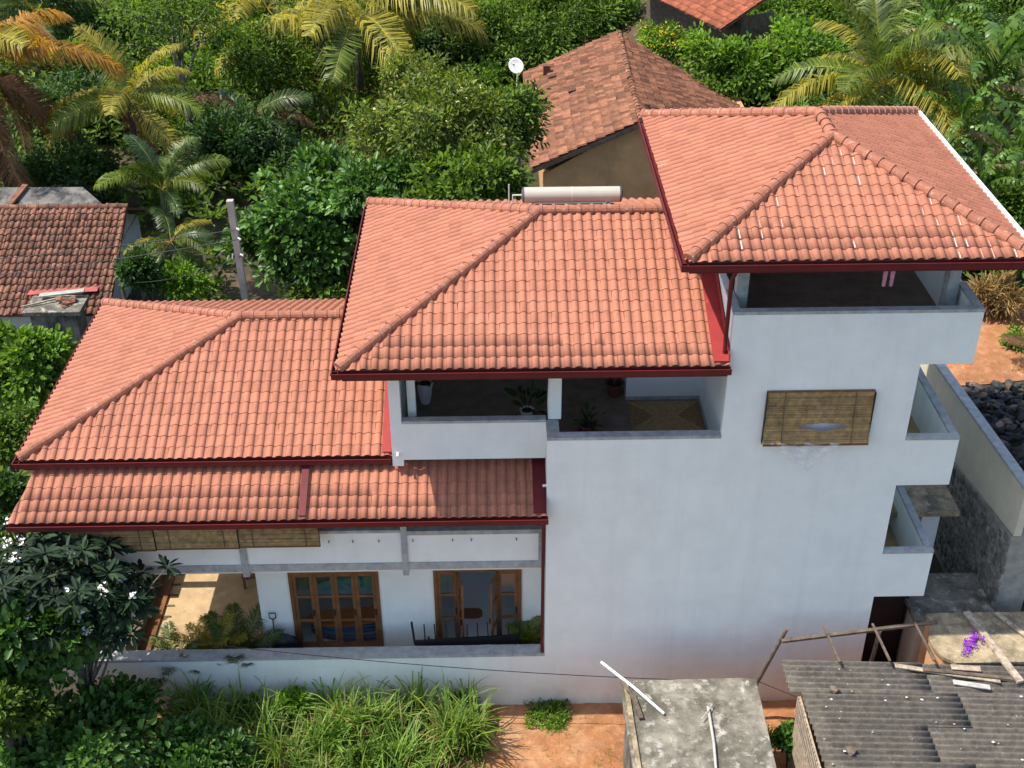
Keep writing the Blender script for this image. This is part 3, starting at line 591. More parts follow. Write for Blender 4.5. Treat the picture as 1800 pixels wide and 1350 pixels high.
def leaves(pos, d, size, asp, rg, fold=.25, curl=.25, upv=None):
    """leaf blades as islands of two folded quads: positions, directions, lengths, width/length"""
    n = len(pos); d = d/np.linalg.norm(d, axis=1, keepdims=True); r0 = rg.normal(0, 1, (n, 3))*.55+np.array([0, 0, 1.]) if upv is None else upv+rg.normal(0, .35, (n, 3))
    s = np.cross(d, r0); s /= np.linalg.norm(s, axis=1, keepdims=True)+1e-9; u = np.cross(s, d); L = np.asarray(size)[:, None]; Wd = L*asp
    B = pos; Tp = pos+d*L-u*L*curl; m1 = pos+d*L*.32; m2 = pos+d*L*.72-u*L*curl*.45
    V = np.stack([B, m1+s*Wd*.42+u*Wd*fold, m2+s*Wd*.46+u*Wd*fold, Tp, m2-s*Wd*.46+u*Wd*fold, m1-s*Wd*.42+u*Wd*fold], 1).reshape(-1, 3)
    b = np.arange(n)[:, None]*6; Q = np.concatenate([b+np.array([[0, 1, 2, 3]]), b+np.array([[0, 3, 4, 5]])]); return V, Q
pot_plant((2.12, 1.70, 7.05), 'leafy plant in a ribbed clay pot beside the woven mat', 'pot_clay', .20, .30, 'leafy', .55, seed=2)
MB().lathe([(.10, 0), (.26, .0), (.27, .035), (.2, .03)], (2.12, 1.70, 7.052), 20).build('pot_saucer', 'pot_dark', bpy.data.objects['potted_plant']).location = (0, 0, 0)
bpy.data.objects['pot_saucer'].matrix_parent_inverse = Matrix.Translation((-2.12, -1.70, -7.05))
pot_plant((2.86, 3.40, 7.05), 'dark red pot standing behind the mat on the upper terrace', 'pot_dark', .21, .36, 'bare', .3, seed=3)
pot_plant((-1.72, 3.20, 7.05), 'tall tapered white pot with dark plant at left end of terrace', 'pot_white', .20, .58, 'leafy', .8, seed=4)
pot_plant((.72, 2.45, 7.05), 'small round white pot with leafy plant near the terrace column', 'pot_white', .16, .24, 'leafy', .75, seed=5)
mt = empty('woven_mat', (4.0, 2.45, 7.05), 'woven straw mat on the upper terrace floor', 'mat'); ABS[mt.name] = (4.0, 2.45, 7.05)
q0, q1, q2, q3 = (3.16, 1.82), (4.84, 1.82), (4.84, 3.08), (3.16, 3.08); z_ = 7.062
part(MB().box(3.16, 4.84, 1.82, 3.08, 7.052, z_), 'mat_body', 'rug', mt)
for s_ in (0, 1):
    xa, xb = (3.16, 3.75) if s_ == 0 else (4.84, 4.25)
    P = [(xa, 1.84, z_+.003), (xb, 2.45, z_+.003), (xa, 3.06, z_+.003)]
    part(MB().add(P, [(0, 1, 2) if s_ == 0 else (2, 1, 0)]), 'woven_triangle', 'rug_dark', mt)
    part(MB().bar((xa, 1.84, z_+.004), (xb, 2.45, z_+.004), .02, .004).bar((xb, 2.45, z_+.004), (xa, 3.06, z_+.004), .02, .004), 'woven_line', 'rug_line', mt)
tw = empty('towel', (8.05, .5, 11.5), 'pink towel hanging under the highest roof eave', 'towel'); ABS[tw.name] = (8.05, .5, 11.5)
for dx in (-.06, .07):
    V = [(8.05+dx*1.15+.065*math.sin(a)*(1-.08*j), .5+.03*math.cos(a), 12.25-.145*j-(.03 if j == 5 else 0)) for j in range(6) for a in np.linspace(0, 2*math.pi, 9)[:-1]]
    part(MB().add(V, [(j*8+k, j*8+(k+1) % 8, (j+1)*8+(k+1) % 8, (j+1)*8+k) for j in range(5) for k in range(8)]+[tuple(range(40, 48))]), 'fold', 'pink_cloth', tw)
part(MB().tube([(7.0, .5, 12.24), (8.05, .5, 12.22), (9.6, .6, 12.26)], .006, 5), 'clothes_line', 'wire_white', tw)
# solar water heater
sh = absroot('solar_water_heater', (1.8, 5.2, 11.2), 'cream cylindrical solar water tank behind the middle roof ridge', 'water heater')
ty, tz, tr = 5.24, 11.53, .185
part(MB().tube([(.72, ty, tz), (2.98, ty, tz)], tr, 28), 'tank', 'tank_metal', sh, smooth=False)
for a, b in ((.66, .72), (2.98, 3.05)): part(MB().tube([(a, ty, tz), ((a+b)/2, ty, tz), (b, ty, tz)], [tr*.6, tr*1.02, tr*1.02] if a < 1 else [tr*1.02, tr*1.02, tr*.6], 24), 'end_cap', 'tank_end', sh)
for x_ in (1.84, 1.86): part(MB().tube([(x_, ty, tz), (x_+.012, ty, tz)], tr+.004, 28), 'seam_band', 'white_metal', sh)
part(MB().box(.5, 3.7, ty-.32, ty-.27, 11.27, 11.31).box(.9, .95, ty-.27, ty+.25, 11.25, 11.36).box(2.7, 2.75, ty-.27, ty+.25, 11.25, 11.36), 'stand_rail', 'white_metal', sh)
part(MB().tube([(.7, ty, tz), (.45, ty, tz), (.45, ty, 11.3), (.45, ty-.3, 11.32)], .022, 7).tube([(.36, ty-.1, 11.25), (.36, ty-.1, 11.85)], .016, 6), 'pipe', 'white_metal', sh)
pn = MB()                                                          # collector panel on the back slope
pn.slab([(1.0, 5.55, 11.16), (2.9, 5.55, 11.16), (2.9, 7.3, 10.50), (1.0, 7.3, 10.50)], .06); part(pn, 'collector_panel', 'tank_end', sh)
# railing of black iron in front of the open door
rg_ = absroot('iron_railing', (-.8, .75, .9), 'loose black iron railing panel standing in front of the open door', 'railing')
xs_ = np.linspace(-2.02, .50, 11); A_, B_ = Vector((-2.08, .46, 1.72)), Vector((.50, .60, 1.74))
part(MB().bar(A_, B_, .06, .24), 'bottom_rail', 'black_metal', rg_)
for i, x_ in enumerate(xs_):
    t = i/10; p = A_.lerp(B_, t); hgt = [1.05, .92, .9, .85, 1.15, .80, .85, .85, .86, .6, .8][i]
    part(MB().bar(p, p+Vector((-.05 if i == 0 else random.uniform(-.03, .03), -.03, hgt*.72)), .05 if i in (0, 4) else .03, .05 if i in (0, 4) else .03), 'baluster', 'black_metal', rg_)
for x_ in (-1.9, .35): part(MB().box(x_, x_+.08, .5, .58, .9, 1.65), 'leg', 'black_metal', rg_)
# covered heap and shovel
tv = []; tq = []; nn = 22
for j in range(10):
    for i in range(nn):
        a = 2*math.pi*i/nn; r = math.sqrt(max(0, 1-(j/9)**2))*(.40+.05*math.sin(3*a+1)+.03*math.sin(7*a)); tv.append((-5.32+1.05*r*math.cos(a), .72+.62*r*math.sin(a), .9+1.0*(j/9)+.02*math.sin(5*a+j)))
tq = [(j*nn+i, j*nn+(i+1) % nn, (j+1)*nn+(i+1) % nn, (j+1)*nn+i) for j in range(9) for i in range(nn)]
tp = meshobj('covered_heap', fast('covered_heap', tv, tq), 'black_tarp', smooth=True); tag(tp, 'low heap covered with a black tarpaulin before the closed wooden door', 'tarpaulin')
sv = absroot('shovel', (-5.62, 1.0, .9), 'shovel with dark handle leaning on the wall beside the tarpaulin', 'shovel')
part(MB().tube([(-5.62, .95, .95), (-5.64, 1.12, 2.0)], .02, 8), 'shaft', 'wood', sv)
part(MB().tube([(-5.64, 1.12, 2.0), (-5.72, 1.12, 2.06), (-5.72, 1.13, 2.2), (-5.56, 1.13, 2.2), (-5.56, 1.12, 2.06), (-5.64, 1.12, 2.0)], .016, 6), 'grip', 'black_metal', sv)
part(MB().box(-5.72, -5.52, .92, .95, .90, 1.15), 'blade', 'tank_end', sv)
# surfboards in the room
def board(loc, L, Wd, col, label, rot=(0, 0, 0)):
    n = 18; pts = [(L/2*math.cos(2*math.pi*i/n)*(1 if True else 1), Wd/2*math.copysign(abs(math.sin(2*math.pi*i/n))**.75, math.sin(2*math.pi*i/n))) for i in range(n)]
    V = []
    for sc, z in ((.93, 0), (1, .03), (1, .045), (.93, .07)): V += [(x*sc, y*sc, z+.10*(x/L*2)**4) for x, y in pts]
    F = [tuple(range(n-1, -1, -1)), tuple(range(3*n, 4*n))]+[(j*n+i, j*n+(i+1) % n, (j+1)*n+(i+1) % n, (j+1)*n+i) for j in range(3) for i in range(n)]
    e = empty('surfboard', loc, label, 'surfboard', 'surfboards stacked behind the glass doors'); e.rotation_euler = rot
    MB().add(V, F).build('deck', col, e, smooth=False); MB().bar((-L*.42, 0, -.001), (L*.42, 0, -.001), .02, .006).build('stringer', 'pot_white', e)
bz = .9
for k, (c, nm) in enumerate((('board_navy', 'navy surfboard at the bottom of the stack behind glass doors'), ('board_blue', 'blue surfboard, second from the bottom of the stack behind doors'), ('board_teal', 'teal surfboard, third from the bottom of the stack behind doors'), ('board_blue', 'blue surfboard directly under the light teal one in the stack'), ('board_teal', 'teal surfboard just below the orange one behind the doors'))):
    board((-3.75+.05*(k % 2), 1.72+.02*k, bz), 2.2, .62, c, nm, (0, 0, .04*(k-2))); bz += .075+.10*.9*.0+.02
board((-3.8, 1.76, bz+.05), 2.25, .62, 'board_orange', 'orange surfboard topmost of the stack behind the glass doors', (.10, -.05, .05))
board((-3.6, 2.3, 2.0), 2.3, .6, 'board_teal', 'teal surfboard on edge behind the stack in the room', (1.2, 0, 0)); board((-3.5, 2.6, 2.6), 2.4, .6, 'board_yellow', 'yellow surfboard with dark markings behind the glass doors', (1.15, 0, .03))
sf = absroot('wooden_shelf', (-.5, 4.9, .9), 'brown wooden shelf at the back of the open room', 'shelf')
for z0 in (2.0, 2.45, 2.9): part(MB().box(-1.5, .6, 4.7, 5.19, z0, z0+.07), 'shelf_board', 'wood', sf)
for x0 in (-1.5, .54): part(MB().box(x0, x0+.06, 4.7, 5.19, .9, 3.1), 'upright', 'wood', sf)
dm = [(-.74+.30*math.copysign(abs(math.cos(a))**.6, math.cos(a)), 2.42+.2*math.copysign(abs(math.sin(a))**.6, math.sin(a)), .915) for a in np.linspace(0, 2*math.pi, 25)[:-1]]
tag(MB().slab(dm, .012).build('door_mat', 'doormat'), 'brown rounded door mat on the white floor of the open room', 'door mat')
bc = absroot('wooden_bench', (-6.2, 3.7, .9), 'dark wooden bench on the ground floor veranda beside the wall', 'bench')
part(MB().box(-6.9, -5.95, 3.5, 4.0, 1.28, 1.34), 'seat', 'wood', bc)
for x_, y_ in ((-6.85, 3.54), (-6.85, 3.92), (-6.05, 3.54), (-6.05, 3.92)): part(MB().box(x_-.03, x_+.03, y_-.03, y_+.03, .9, 1.28), 'leg', 'wood', bc)
cb = absroot('veranda_cupboard', (-9.0, 4.6, .98), 'brown wooden cupboard door seen on the shaded veranda', 'cupboard')
part(MB().box(-9.9, -9.56, 3.2, 5.0, .98, 2.6), 'body', 'wood', cb); part(MB().box(-9.555, -9.54, 3.3, 4.05, 1.1, 2.5), 'door_panel', 'old_wood', cb); part(MB().box(-9.555, -9.54, 4.15, 4.9, 1.1, 2.5), 'door_panel', 'old_wood', cb)

# ---------------------------------------------------------------- right-hand alley, boundary wall, rocks
bw = absroot('boundary_wall', (12.3, 4, 2), 'pale plastered boundary wall on a rubble stone base right of the house', 'wall')
ya, yb = .75, 10.5
def ramp(x0, x1, za0, za1, zb0, zb1, name, m):
    V = [(x, y, z) for y, z0, z1 in ((ya, za0, za1), (yb, zb0, zb1)) for x, z in ((x0, z0), (x1, z0), (x1, z1), (x0, z1))]
    return part(MB().add(V, [(3, 2, 1, 0), (4, 5, 6, 7), (0, 4, 5, 1), (1, 5, 6, 2), (2, 6, 7, 3), (3, 7, 4, 0)][0:]), name, m, bw)
ramp(12.22, 12.40, 4.62, 5.96, 2.95, 5.16, 'wall_panel', 'boundary_plaster'); ramp(12.18, 12.44, 5.96, 6.04, 5.16, 5.24, 'wall_coping', 'cement')
ramp(12.18, 12.9, .2, 4.60, .2, 2.94, 'stone_core', 'wall_mortar')
def rock_mesh(name, seed, m, flat=1.):
    bm = bmesh.new(); bmesh.ops.create_icosphere(bm, subdivisions=1, radius=.5); r = random.Random(seed)
    for v in bm.verts: v.co *= r.uniform(.62, 1.2); v.co.z *= flat
    me = bpy.data.meshes.new(name); bm.to_mesh(me); bm.free(); me.materials.append(M[m]); return me
stones = [rock_mesh('stone', s, 'stone') for s in range(6)]; rr = random.Random(2); cnt = 0
y_ = ya+.05
while y_ < 9.6:
    ztop = 4.6-(y_-ya)*1.66/9.75; z_ = 1.2; st = .22+.012*y_
    while z_ < ztop-.08:
        o = bpy.data.objects.new('stone', rr.choice(stones)); COL.objects.link(o); o.parent = bw; reloc(o, bw)
        s = st*rr.uniform(.8, 1.25)
        o.matrix_basis = Matrix.Translation((12.17, y_+rr.uniform(-.05, .05), z_)) @ Matrix.Rotation(rr.uniform(0, 6), 4, 'X') @ Matrix.Scale(.28, 4, (1, 0, 0)) @ Matrix.Scale(s*1.05, 4); z_ += st*rr.uniform(.8, 1.05); cnt += 1
        if cnt > 295: break
    y_ += st*.98
    if cnt > 295: break
for k in range(46):                                                 # end face of the stone base
    o = bpy.data.objects.new('stone', rr.choice(stones)); 
    if cnt > 295: break
    COL.objects.link(o); o.parent = bw; reloc(o, bw); s = rr.uniform(.2, .34); cnt += 1
    o.matrix_basis = Matrix.Translation((rr.uniform(12.25, 12.85), .76, rr.uniform(2.0, 4.5))) @ Matrix.Rotation(rr.uniform(0, 6), 4, 'Y') @ Matrix.Scale(.3, 4, (0, 1, 0)) @ Matrix.Scale(s, 4)
# rocks heaped behind the boundary wall
rp_ = absroot('rock_pile', (14, 7, 4), 'heap of dark grey broken rocks behind the boundary wall', 'rocks')
rocks = [rock_mesh('rock', 30+s, 'dark_rock', .65) for s in range(8)]; brocks = [rock_mesh('rock', 60+s, 'brown_rock', .8) for s in range(2)]
for k in range(280):
    y_ = rr.uniform(.9, 8.2); x_ = rr.uniform(12.6, 16.4-.1*y_); s = rr.uniform(.24, .5)*(1.15 if y_ < 4 else .8)
    hgt = .75*math.exp(-((x_-13.8)/1.6)**2)*math.sin(max(0, min(1, (y_-.3)/8))*math.pi)
    o = bpy.data.objects.new('rock', rr.choice(brocks) if (rr.random() < .22 and y_ > 1.5) else rr.choice(rocks)); COL.objects.link(o); o.parent = rp_; reloc(o, rp_)
    o.matrix_basis = Matrix.Translation((x_, y_, Tz(x_, y_)+hgt+rr.uniform(0, .12))) @ Matrix.Rotation(rr.uniform(0, 6), 4, 'Z') @ Matrix.Rotation(rr.uniform(0, 6), 4, 'X') @ Matrix.Scale(s, 4)
bm = bmesh.new(); bmesh.ops.create_icosphere(bm, subdivisions=1, radius=.5); iv = np.array([v.co[:] for v in bm.verts]); iq = np.array([[v.index for v in f.verts] for f in bm.faces]); bm.free()
rgr = np.random.default_rng(21); nr_ = 900; y_ = rgr.uniform(.9, 8.4, nr_); x_ = rgr.uniform(12.55, 16.5-.1*y_); hg = .75*np.exp(-((x_-13.8)/1.6)**2)*np.sin(np.clip((y_-.3)/8, 0, 1)*np.pi)
V_ = (iv[None]*rgr.uniform(.65, 1.2, (nr_, len(iv), 1))*rgr.uniform(.14, .32, (nr_, 1, 1))*np.array([1, 1, .7])+np.c_[x_, y_, T(x_, y_)+hg-.06][:, None]).reshape(-1, 3)
o = meshobj('small_rocks', fast('small_rocks', V_, (iq[None]+np.arange(nr_)[:, None, None]*len(iv)).reshape(-1, 3)), 'dark_rock', rp_); reloc(o, rp_); o['kind'] = 'stuff'; o['label'] = 'smaller rubble filling the gaps of the rock heap'
# alley floor, slabs
al = MB().box(8.9, 12.18, 2.0, 8.4, .3, .9).build('alley_floor', 'earth'); al['kind'] = 'structure'
sb = absroot('concrete_landing', (11.2, 1, 1), 'grey concrete landing slab in the alley below the balconies', 'slab')
part(MB().slab([(10.12, .28, 2.4), (12.16, .28, 2.4), (12.16, 2.02, 2.4), (10.45, 2.02, 2.4), (10.12, 1.2, 2.4)], .14), 'slab_top', 'old_concrete', sb); part(MB().box(10.25, 12.1, .34, 1.9, .2, 2.25), 'slab_base', 'boundary_plaster', sb)
cn = absroot('concrete_canopy', (11, 3, 1), 'small concrete canopy slab on a pillar in the alley', 'canopy')
part(MB().slab([(9.0, 2.1, 4.3), (11.45, 2.1, 4.3), (11.45, 3.9, 4.3), (9.0, 3.9, 4.3)], .13), 'canopy_slab', 'tan_concrete', cn); part(MB().box(10.75, 11.2, 2.6, 2.85, .9, 4.16), 'pillar', 'plaster_in', cn)
dk = absroot('recess_shade', (9.5, 1.2, 0), 'black panel standing in for shade in the recess below the lowest balcony', 'shade panel')
part(MB().box(8.9, 10.2, 1.15, 1.2, -.2, 3.4), 'shade_panel', 'black_metal', dk); part(MB().box(8.9, 8.95, 1.10, 1.15, -.2, 3.4).box(10.15, 10.2, 1.10, 1.15, -.2, 3.4), 'shade_panel_edge', 'black_tarp', dk)  # black panel added to stand in for the shade of the open recess
pp = MB().tube([PY(1700, 640, 9.5)-np.array([0, 0, .1]), PY(1697, 668, 9.5)-np.array([0, 0, .8])], .09, 8).build('fence_post', 'old_wood'); tag(pp, 'short dark wooden post beyond the boundary wall by the earth path', 'post')

# ---------------------------------------------------------------- outbuildings in front
# flat slab roof
os_ = absroot('concrete_outbuilding', (4.4, -3.4, 0), 'small outbuilding with stained flat concrete roof in front of the wall', 'outbuilding')
sp = [(2.85, -6.0), (5.82, -6.0), (5.86, -1.70), (5.6, -1.62), (2.78, -1.66), (2.74, -2.2)]
part(MB().slab([(x, y, 2.5+.015*(y+4)) for x, y in sp], .13), 'roof_slab', 'old_concrete', os_, bevel=.015)
part(MB().box(2.9, 5.7, -5.9, -1.8, -.2, 2.36), 'wall', 'dark_concrete', os_)
part(MB().bar((2.86, -1.8, 2.57), (2.95, -6, 2.50), .10, .06), 'edge_strip', 'tan_concrete', os_)
for k, (a, b, r, nm, lb) in enumerate((((2.35, -1.15, 2.62), (3.62, -2.72, 2.585), .035, 'white_pipe', 'white pipe lying across the corner of the flat concrete roof'), ((4.62, -2.55, 2.60), (4.50, -4.6, 2.57), .03, 'grey_stick', 'long pale stick lying on the flat concrete roof'), ((4.4, -2.95, 2.63), (4.72, -2.5, 2.63), .015, 'grey_stick', 'thin short stick crossing the long one on flat roof'))):
    o = MB().tube([a, ((a[0]+b[0])/2+.03, (a[1]+b[1])/2, (a[2]+b[2])/2+.01), b], [r, r, r*.9], 8).build(nm, 'pot_white' if nm == 'white_pipe' else 'grey_stick'); tag(o, lb, 'pipe' if nm == 'white_pipe' else 'stick')
for a, b, wd, lb in (((2.78, -1.75, 2.60), (3.0, -2.3, 2.585), .09, 'dark broken board at the far corner of the flat roof'), ((2.98, -2.15, 2.60), (3.1, -2.85, 2.585), .10, 'charred board piece along the edge of the flat roof')):
    tag(MB().bar(a, b, wd, .05).build('board_piece', 'old_wood'), lb, 'board')
# corrugated asbestos roof
co = absroot('corrugated_shed', (9, -3.5, 0), 'shed with grey corrugated asbestos roof at lower right', 'shed')
def sheet(x0, x1, y0, y1, z0, z1, root, name='roof_sheet', m='asbestos', pitch=.172, amp=.052, seg=10):
    """corrugations run along x; from x0,z0 to x1,z1"""
    n = int((y1-y0)/pitch*seg); V = []; nxs = 6; r = random.Random(int(x0*31+y0*7))
    for j in range(n+1):
        y = y0+(y1-y0)*j/n; c = amp*math.cos(2*math.pi*y/pitch)
        for i in range(nxs+1):
            t = i/nxs; V.append((x0+(x1-x0)*t, y, z0+(z1-z0)*t+c))
    Q = [(j*(nxs+1)+i, j*(nxs+1)+i+1, (j+1)*(nxs+1)+i+1, (j+1)*(nxs+1)+i) for j in range(n) for i in range(nxs)]
    me = fast(name, V, Q); o = meshobj(name, me, m, root, smooth=True); reloc(o, root); md = o.modifiers.new('thickness', 'SOLIDIFY'); md.thickness = .012; md.offset = -1; return o
zl, zr = 2.95, 2.60
def zc(x): return zl+(zr-zl)*(x-6.4)/6.
for i, (y0, y1) in enumerate(((-2.47, -1.52), (-3.46, -2.44), (-4.45, -3.43), (-5.4, -4.42))):
    for j, (xa, xb) in enumerate(((6.42, 9.65), (9.50, 12.9))):
        if i == 0 and j == 0: xa = 6.42
        if i > 0 and j == 0: xa = 6.66+.02*i
        sj = (0, .55, -.45, .25)[i]
        if j == 0: xb += sj
        else: xa += sj
        o = sheet(xa, xb, y0, y1, zc(xa)+.010*i-.012*j, zc(xb)+.010*i-.012*j+(.02 if j == 0 else 0), co)
part(MB().box(6.9, 12.8, -5.3, -1.9, -.2, 2.40), 'wall', 'tan_wall', co)
# woven cane panel on the left end of the shed
wp = MB(); 
for k in range(26):
    t = k/25; wp.bar((6.62, -5.2+2.7*t, 2.2), (6.62, -5.2+2.7*t, 2.8), .012, .07)
part(wp, 'cane_screen', 'pale_wood', co); part(MB().box(6.64, 6.68, -5.2, -2.48, .0, 2.8), 'cane_backing', 'pale_wood', co)
rkm = [rock_mesh('loose_stone', 90+s, 'brown_rock', .75) for s in range(2)]
for k, (px_, py_, s, lb) in enumerate(((1467, 1214, .24, 'loose brown stone nearer the top edge of corrugated roof'), (1495, 1322, .28, 'loose dark stone lower down on the corrugated roof'))):
    p = PZ(px_, py_, 2.95); o = bpy.data.objects.new('loose_stone', rkm[k]); COL.objects.link(o); o.location = (p[0], p[1], zc(p[0])+.10); o.scale = (s, s, s); tag(o, lb, 'stone')
db = MB(); rr = random.Random(8)
for k in range(34):
    x, y = rr.uniform(6.8, 11.8), rr.uniform(-5, -1.7); s = rr.uniform(.015, .045); a = rr.uniform(0, 3); z = zc(x)+.06
    db.add([(x+s*math.cos(a+q), y+s*.7*math.sin(a+q), z) for q in (0, 1.6, 3.1, 4.7)]+[(x, y, z+s*.4)], [(0, 1, 4), (1, 2, 4), (2, 3, 4), (3, 0, 4)])
tag(db.build('roof_litter', 'debris_white'), 'pale bits of litter scattered over the corrugated roof', 'litter', kind='stuff')
def plank(A, B, wd, th, m, lb, name='plank'):
    tag(MB().bar(A, B, wd, th).build(name, m, bevel=.004), lb, name.split('_')[-1])
plank((9.0, -1.66, zc(9.)+.075), (11.3, -2.06, zc(11.3)+.075), .12, .035, 'pale_wood', 'long weathered plank along the upper edge of corrugated roof')
plank((10.3, -1.66, zc(10.3)+.08), (10.95, -1.74, zc(10.9)+.11), .16, .03, 'pale_wood', 'short splintered pale board beside the long plank')
plank((9.6, -1.80, zc(9.6)+.12), (11.6, -2.02, zc(11.6)+.125), .10, .03, 'old_wood', 'dark narrow plank behind the pale one on corrugated roof')
plank((10.2, -2.12, zc(10.2)+.07), (11.0, -2.26, zc(11.)+.07), .14, .03, 'grey_stick', 'short pale offcut below the planks on corrugated roof')
# rounded tan slab with fallen purple flowers
ts = absroot('rounded_tank', (11.5, -.6, 0), 'old water tank with rounded corner and stained tan concrete lid', 'water tank')
tpz = 2.72
tpoly = [(10.28, .16), (10.42, -.10), (10.22, -.30), (10.12, -.60), (10.13, -.95), (10.26, -1.25), (10.50, -1.45), (13.3, -1.45), (13.3, .22), (10.32, .22)]
part(MB().slab([(x, y, tpz) for x, y in tpoly], .10), 'lid', 'tan_concrete', ts, bevel=.012)
part(MB().slab([(x*.98+.24, y*.94-.02, tpz-.103) for x, y in tpoly], 2.3), 'tank_body', 'tan_wall', ts)
plank((11.25, .15, 2.79), (11.75, -2.1, zc(11.75)+.10), .17, .07, 'pale_wood', 'split log lying over the tan lid towards the corrugated roof', 'split_log'); plank((11.95, .1, 2.80), (12.5, -.9, 2.80), .11, .05, 'pale_wood', 'pale board at the right end of the tan lid', 'board')
fl = MB(); rr = random.Random(4)
for k in range(70):
    p = PZ(1705+rr.gauss(0, 6)-(k/70-.5)*22, 1132+(k/70-.5)*34+rr.gauss(0, 4), tpz+.05); s = rr.uniform(.03, .06)
    for q in range(4):
        a = rr.uniform(0, 6.28); t = Vector((math.cos(a), math.sin(a), rr.uniform(.1, 1.2))).normalized(); sd = t.orthogonal().normalized()*s*.5; c = Vector(p)+Vector((0, 0, rr.uniform(-.03, .07)))
        fl.add([c, c+t*s*.6+sd, c+t*s, c+t*s*.6-sd], [(0, 1, 2, 3)])
tag(fl.build('purple_flowers', 'purple_petal'), 'cluster of fallen purple flowers on the tan concrete lid', 'flowers', kind='stuff')
# stick frame above the corrugated roof
sfm = absroot('stick_frame', (8, -.8, 0), 'rough frame of wooden poles between shed and white wall', 'frame')
rails = (((6.55, -.95, 3.0), (10.3, -.45, 3.05), .05),)
for a, b, r in rails: part(MB().bar(a, b, .09, .06), 'rail', 'old_wood', sfm)
part(MB().tube([(6.65, -.85, 3.28), (6.2, -.55, 1.2), (5.95, -.6, -.05)], [.045, .05, .05], 7), 'post', 'old_wood', sfm); part(MB().tube([(8.9, -.66, 3.0), (8.75, -.7, -.05)], .05, 7), 'post', 'old_wood', sfm)
for x_ in (7.6, 8.75, 9.75): part(MB().bar((x_, -.6+.06*(x_-7.6), 3.10), (x_+.08, -1.75, 3.10), .05, .04), 'rafter', 'old_wood', sfm)
# cable crossing in front of the wall
w0, w1 = PY(300, 1124, -.3), PY(1335, 1199, -.9); pts = [tuple(w0*(1-t)+w1*t-np.array([0, 0, .25*4*t*(1-t)])) for t in np.linspace(0, 1, 14)]
pts = [tuple(w0+np.array([-6, 1.0, .9]))]+pts+[tuple(w1+np.array([3, -1.2, -.6]))]
tag(MB().tube(pts, .011, 5).build('cable', 'wire'), 'thin dark cable slung across the front of the compound wall', 'cable')

# ---------------------------------------------------------------- neighbouring houses
# brown tiled house behind
rh = absroot('brown_tiled_house', (5.4, 26, 3), 'older house with weathered brown tiled gable roof behind the white house', 'house')
g0, g1 = 20.9, 31.8; xr, zr_ = 5.35, 7.5; xl, zl_ = 1.45, 5.75; xe, ze_ = 10.9, 5.3
fL = [(xl, g1, zl_), (xl, g0, zl_), (xr, g0, zr_), (xr+.2, g1, zr_+.0)]; fR = [(xe, g0, ze_), (xe, g1-4.5, ze_), (xr+.2, g1, zr_), (xr, g0, zr_)]
fB = [(xe, g1-4.5, ze_), (xl, g1, zl_), (xr+.2, g1, zr_)]
rb = part(MB().slab(fL, .1).slab(fR, .1), 'tiled_roof', 'roof_deck', rh)
fo = [(rb, tile_field(fL, .27, .37, PROF_OLD, .045, lift=.06, lip=.06, jit=.014, seed=5, skip={(18, 5), (19, 5), (8, 3)})), (rb, tile_field(fR, .27, .37, PROF_OLD, .045, lift=.06, lip=.06, jit=.014, seed=6))]
put_tiles(rh, fo, 'old_tile', 300, 'roof_tile_rows', 'remaining rows of weathered brown clay tiles')
ocap = cap_mesh(.12, .34, 'old_tile'); caps((xr, g0, zr_+.06), (xr+.2, g1, zr_+.06), ocap, .33, rb, jit=.05)
part(MB().box(xl+.5, xe-.4, g0+.35, g1-.8, 1.8, 5.55), 'wall', 'tan_wall', rh)
part(MB().add([(xl+.4, g0+.3, 5.4), (xe-.4, g0+.3, 5.4), (xr, g0+.3, zr_-.14), (xl+.4, g0+.5, 5.4), (xe-.4, g0+.5, 5.4), (xr, g0+.5, zr_-.14), (xl+.4, g0+.3, 1.8), (xe-.4, g0+.3, 1.8), (xl+.4, g0+.5, 1.8), (xe-.4, g0+.5, 1.8)],
     [(0, 1, 2), (5, 4, 3), (6, 7, 1, 0), (3, 4, 9, 8), (0, 2, 5, 3), (1, 4, 5, 2), (6, 0, 3, 8), (7, 9, 4, 1)]), 'gable_wall', 'tan_wall', rh)
part(MB().bar((xl-.05, g0+.02, zl_-.14), (xr, g0+.02, zr_-.14), .05, .14), 'bargeboard', 'old_wood', rh)
part(MB().box(2.2, 2.5, g1-1.6, g1-1.3, 5.9, 6.6), 'roof_finial', 'old_tile', rh)
part(MB().bar((9.5, 25.8, 5.75), (10.2, 27.0, 5.62), .9, .03), 'metal_sheet', 'tank_metal', rh)
ds = absroot('satellite_dish', (1.75, 29.6, 5.9), 'white satellite dish at the left edge of the brown roof', 'satellite dish'); c_ = Vector(PY(908, 116, 29.5)); 
nrm = (Vector(CAM)-c_+Vector((-14, 0, 8))).normalized(); sx_ = nrm.orthogonal().normalized(); sy_ = nrm.cross(sx_)
dv = []; dq = []
for j in range(6):
    r = .36*j/5
    for i in range(24): a = 2*math.pi*i/24; dv.append(c_+sx_*r*math.cos(a)*.85+sy_*r*math.sin(a)*1.0+nrm*(r*r*.5))
dq = [(j*24+i, j*24+(i+1) % 24, (j+1)*24+(i+1) % 24, (j+1)*24+i) for j in range(5) for i in range(24)]
d_ = part(MB().add(dv, dq), 'reflector', 'dish_white', ds, smooth=True); md = d_.modifiers.new('t', 'SOLIDIFY'); md.thickness = .02
